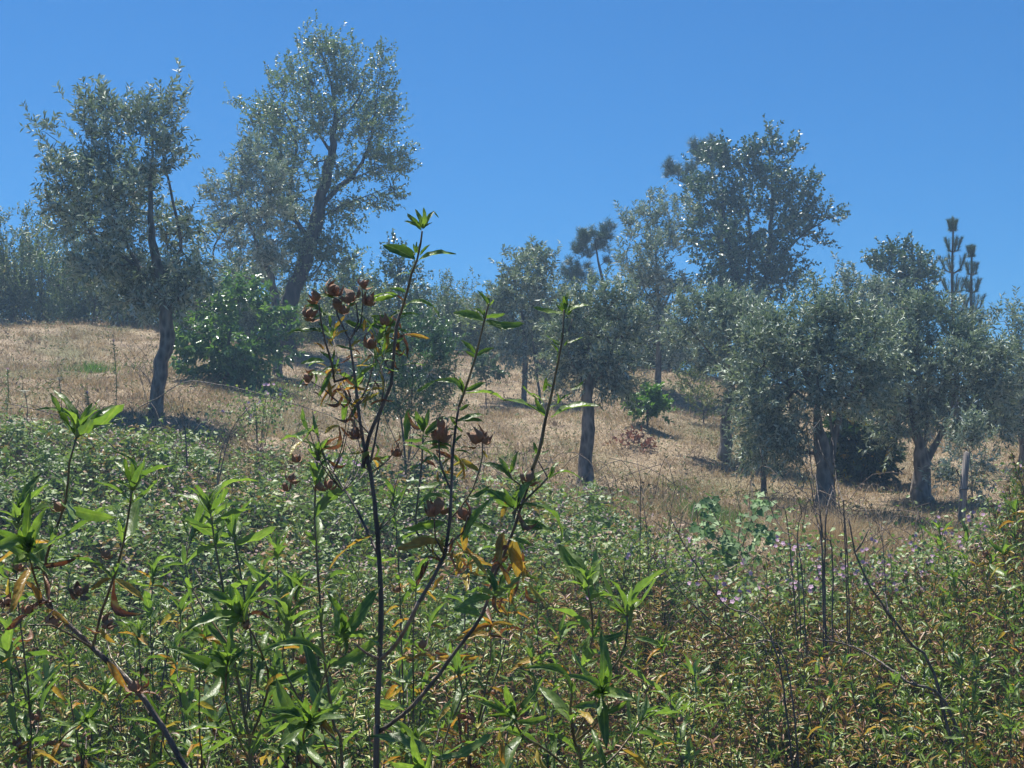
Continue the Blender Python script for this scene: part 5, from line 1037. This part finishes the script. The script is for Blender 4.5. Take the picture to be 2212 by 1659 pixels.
# left plants
dl = 1.9
q = Plant('near rockrose at the left with a thick dark diagonal branch and brown seed heads', 430, dl)
q.stem([(420, 1720), (400, 1659), (335, 1545), (285, 1480), (200, 1400), (112, 1315), (60, 1260)], dl, dl, 14, 8, root=True)
q.stem([(200, 1400), (150, 1370), (110, 1350), (60, 1350)], dl, dl - .1, 5, 3, 'red_stem')
q.stem([(325, 1545), (290, 1480), (240, 1420), (228, 1360)], dl, dl + .1, 6, 3, 'red_stem')
q.shoot([(112, 1315), (95, 1240), (110, 1170), (140, 1090), (150, 1000), (165, 945)], dl, dl - .05, 7, 4, start=.15, L=.085, spacing=.055)
q.shoot([(90, 1290), (70, 1230), (62, 1195)], dl, dl - .1, 5, 4, start=.2, L=.085)
q.shoot([(60, 1260), (20, 1250), (-20, 1230)], dl, dl, 5, 4, start=.2, L=.08)
q.shoot([(200, 1400), (220, 1320), (255, 1220), (275, 1130), (285, 1060)], dl, dl - .05, 6, 4, start=.2, L=.075, spacing=.055)
for c in ((55, 1325), (130, 1105), (228, 1205), (225, 1350), (170, 1285), (290, 1495), (12, 1305), (105, 1350)): q.caps(*c, dl - .03, .02)
for b, t, k in (((250, 1250), (310, 1300), 'y'), ((240, 1250), (195, 1275), 'y'), ((230, 1430), (275, 1490), 'y'), ((285, 1490), (270, 1470), 'b'), ((215, 1360), (250, 1390), 'y'), ((90, 1320), (150, 1350), 'y'), ((90, 1310), (50, 1250), 'y'), ((225, 1360), (180, 1350), 'b'), ((290, 1500), (340, 1500), 'b'), ((290, 1490), (320, 1465), 'b'), ((60, 1330), (10, 1360), 'b'), ((60, 1320), (120, 1300), 'b'), ((150, 1100), (250, 1120), 'g'), ((285, 1495), (260, 1520), 'b')):
    q.leaf(b, t, dl - .02, k, 1.2)
q2 = Plant('near leafy rockrose clump left of centre, three upright green shoots', 500, 2.2)
q2.shoot([(540, 1720), (530, 1560), (500, 1400), (480, 1260), (465, 1180), (455, 1110)], 2.2, 2.2, 9, 4, start=.35, root=True, L=.085)
q2.shoot([(530, 1560), (545, 1420), (530, 1300), (505, 1160)], 2.2, 2.25, 6, 4, start=.3, L=.08, top=5)
q2.shoot([(500, 1400), (430, 1300), (400, 1220), (420, 1150)], 2.2, 2.3, 5, 3.5, start=.4, L=.08, top=5)
q2.shoot([(540, 1600), (580, 1480), (560, 1400), (522, 1330)], 2.2, 2.1, 6, 4, start=.3, L=.09)
q2.shoot([(540, 1650), (500, 1560), (487, 1500), (490, 1440)], 2.2, 2.1, 5, 4, start=.2, L=.085)
q2.caps(525, 1355, 2.1, .018)
q3 = Plant('near rockrose with small leafy shoots just left of the dark main stem', 700, 2.1)
q3.shoot([(740, 1720), (720, 1560), (700, 1420), (690, 1280), (680, 1120), (685, 1000)], 2.15, 2.15, 8, 4, start=.4, root=True, L=.07, spacing=.06)
q3.shoot([(735, 1680), (700, 1600), (690, 1500), (720, 1420), (735, 1380)], 2.1, 2.0, 6, 4, start=.2, L=.085)
q3.shoot([(735, 1700), (670, 1640), (655, 1590), (665, 1560)], 2.1, 1.95, 6, 4, start=.1, L=.09)
q3.shoot([(725, 1600), (640, 1500), (610, 1420), (620, 1360)], 2.1, 2.1, 5, 3, start=.3, L=.075)
for c in ((690, 1060), (620, 1060), (625, 1040)): q3.caps(*c, 2.15, .02)
q4 = Plant('near rockrose right of the main plant with spreading leaves low in the picture', 1250, 2.15)
q4.shoot([(1260, 1740), (1240, 1600), (1235, 1500), (1280, 1380), (1270, 1270)], 2.15, 2.1, 8, 4, start=.25, root=True, L=.085)
q4.shoot([(1240, 1600), (1300, 1480), (1350, 1400), (1355, 1330)], 2.15, 2.15, 6, 4, start=.25, L=.085)
q4.shoot([(1250, 1680), (1180, 1620), (1130, 1590), (1110, 1550)], 2.15, 2.0, 6, 4, start=.2, L=.08, low='gyy')
q4.shoot([(1245, 1600), (1290, 1560), (1300, 1500)], 2.15, 2.0, 6, 4, start=.1, L=.085)
q4.shoot([(1255, 1700), (1340, 1620), (1380, 1560)], 2.15, 2.2, 6, 4, start=.2, L=.07)
q4.caps(1120, 1545, 2.0, .02); q4.leaf((1085, 1600), (1090, 1655), 2.0, 'y', 1.4); q4.leaf((1090, 1570), (1075, 1600), 2.0, 'y', 1.3)
q5 = Plant('low near rockrose sprigs at the bottom right of the main stem', 930, 1.95)
q5.shoot([(940, 1740), (930, 1690), (915, 1660)], 1.9, 1.85, 6, 4, start=.0, L=.08, root=True)
q5.shoot([(945, 1740), (960, 1600), (1000, 1500), (990, 1460)], 2.1, 2.1, 5, 3, start=.3, L=.06)
q6 = Plant('near rockrose sprigs rising at the lower left edge', 60, 2.3)
q6.shoot([(90, 1740), (80, 1600), (40, 1450), (20, 1380)], 2.3, 2.3, 8, 4, start=.4, root=True, L=.06, kinds='ggb')
q6.shoot([(90, 1700), (130, 1600), (180, 1560)], 2.3, 2.2, 6, 4, start=.2, L=.06)

# more plants a little farther back
def sprig_plant(label, px, d, tips, L=.07, kinds='ggggy', base_y=1720, low='gyyb', name='rockrose'):
    q_ = Plant(label, px, d); 
    for i_, (tx, ty) in enumerate(tips):
        bx = px + R.uniform(-8, 8); m1 = (bx + (tx - bx) * .35 + R.uniform(-10, 10), base_y + (ty - base_y) * .35); m2 = (bx + (tx - bx) * .8 + R.uniform(-10, 10), base_y + (ty - base_y) * .75)
        q_.shoot([(bx, base_y), m1, m2, (tx, ty)], d, d + R.uniform(-.15, .15), 5 * 2 / d + 1, 2.5, L=L, spacing=.05, start=.42, kinds=kinds, low=low, root=True, top=5, mat='dark_twig', caps=R.choice([0, 0, 1, 2]))
sprig_plant('thin leafy rockrose behind the diagonal branch at left', 340, 2.7, [(330, 1250), (390, 1330), (300, 1380)], .07)
sprig_plant('slim rockrose sprigs between the left clump and the dark main stem', 620, 2.6, [(600, 1190), (640, 1280), (570, 1260)], .065)
sprig_plant('rockrose sprigs with yellowing leaves right behind the dark main stem', 880, 2.5, [(850, 1080), (900, 1260), (930, 1350), (870, 1400)], .06, 'ggy', low='yyb')
sprig_plant('rockrose with many orange leaves between the two rising branches', 1010, 2.3, [(1010, 1220), (1060, 1350), (980, 1420), (1100, 1300)], .06, 'gyyb', low='yybb')
sprig_plant('slender rockrose right of the long leaning stem', 1180, 2.9, [(1160, 1300), (1210, 1380), (1150, 1430)], .065)
sprig_plant('small rockrose standing right of the spreading low one', 1480, 3.2, [(1430, 1400), (1500, 1460), (1460, 1540)], .06)
sprig_plant('bushy green rockrose low between the diagonal branch and left clump', 430, 2.4, [(380, 1430), (440, 1380), (410, 1520), (470, 1560), (350, 1580)], .07)
sprig_plant('leafy rockrose low between the left clump and the dark main stem', 640, 2.3, [(600, 1480), (650, 1400), (690, 1530), (590, 1590)], .07)
sprig_plant('rockrose with a few long leaves standing left of the diagonal branch', 60, 2.2, [(40, 1130), (20, 1420), (100, 1480)], .075)
sprig_plant('fine leaved rockrose just right of the dark main stem', 900, 2.4, [(880, 1480), (950, 1560), (900, 1610)], .06)
sprig_plant('green rockrose sprigs at the far left bottom', 180, 2.5, [(150, 1440), (220, 1500), (180, 1560)], .06)
sprig_plant('green rockrose shoots rising above the thicket at the right', 1790, 4.6, [(1770, 1420), (1820, 1440), (1800, 1500)], .07)
sprig_plant('tall green rockrose shoots near the right edge', 2090, 5.0, [(2030, 1150), (2090, 1170), (2140, 1220), (2060, 1250)], .075, base_y=1660)
sprig_plant('rockrose shoots cut off by the right edge of the picture', 2190, 4.6, [(2190, 1110), (2170, 1200), (2210, 1280)], .075, base_y=1660)
sprig_plant('brown headed rockrose low at the right', 1950, 4.2, [(1930, 1480), (1980, 1520), (1900, 1560)], .06, 'gyb', low='ybb')

# ------------------------------------------------------------------ thin blue volume added to imitate veiling lens glare
hm = bpy.data.materials.new('glare_veil'); hm.use_nodes = True; hn = hm.node_tree.nodes; hn.clear()
ho = hn.new('ShaderNodeOutputMaterial'); pv = hn.new('ShaderNodeVolumePrincipled'); hm.node_tree.links.new(pv.outputs[0], ho.inputs['Volume'])
pv.inputs['Color'].default_value = (.45, .70, 1, 1); pv.inputs['Density'].default_value = .003; pv.inputs['Anisotropy'].default_value = .3
B = Buf(); x0, x1, y0, y1, z0, z1 = -1150, 1150, -1150, 1150, -11, 16
B.add([(x0, y0, z0), (x1, y0, z0), (x1, y1, z0), (x0, y1, z0), (x0, y0, z1), (x1, y0, z1), (x1, y1, z1), (x0, y1, z1)], None,
      [(0, 3, 2, 1), (4, 5, 6, 7), (0, 1, 5, 4), (1, 2, 6, 5), (2, 3, 7, 6), (3, 0, 4, 7)])
hz_ = B.obj('glare_volume', hm, kind='stuff'); hz_['label'] = 'thin pale blue volume added over the hillside to imitate lens glare'
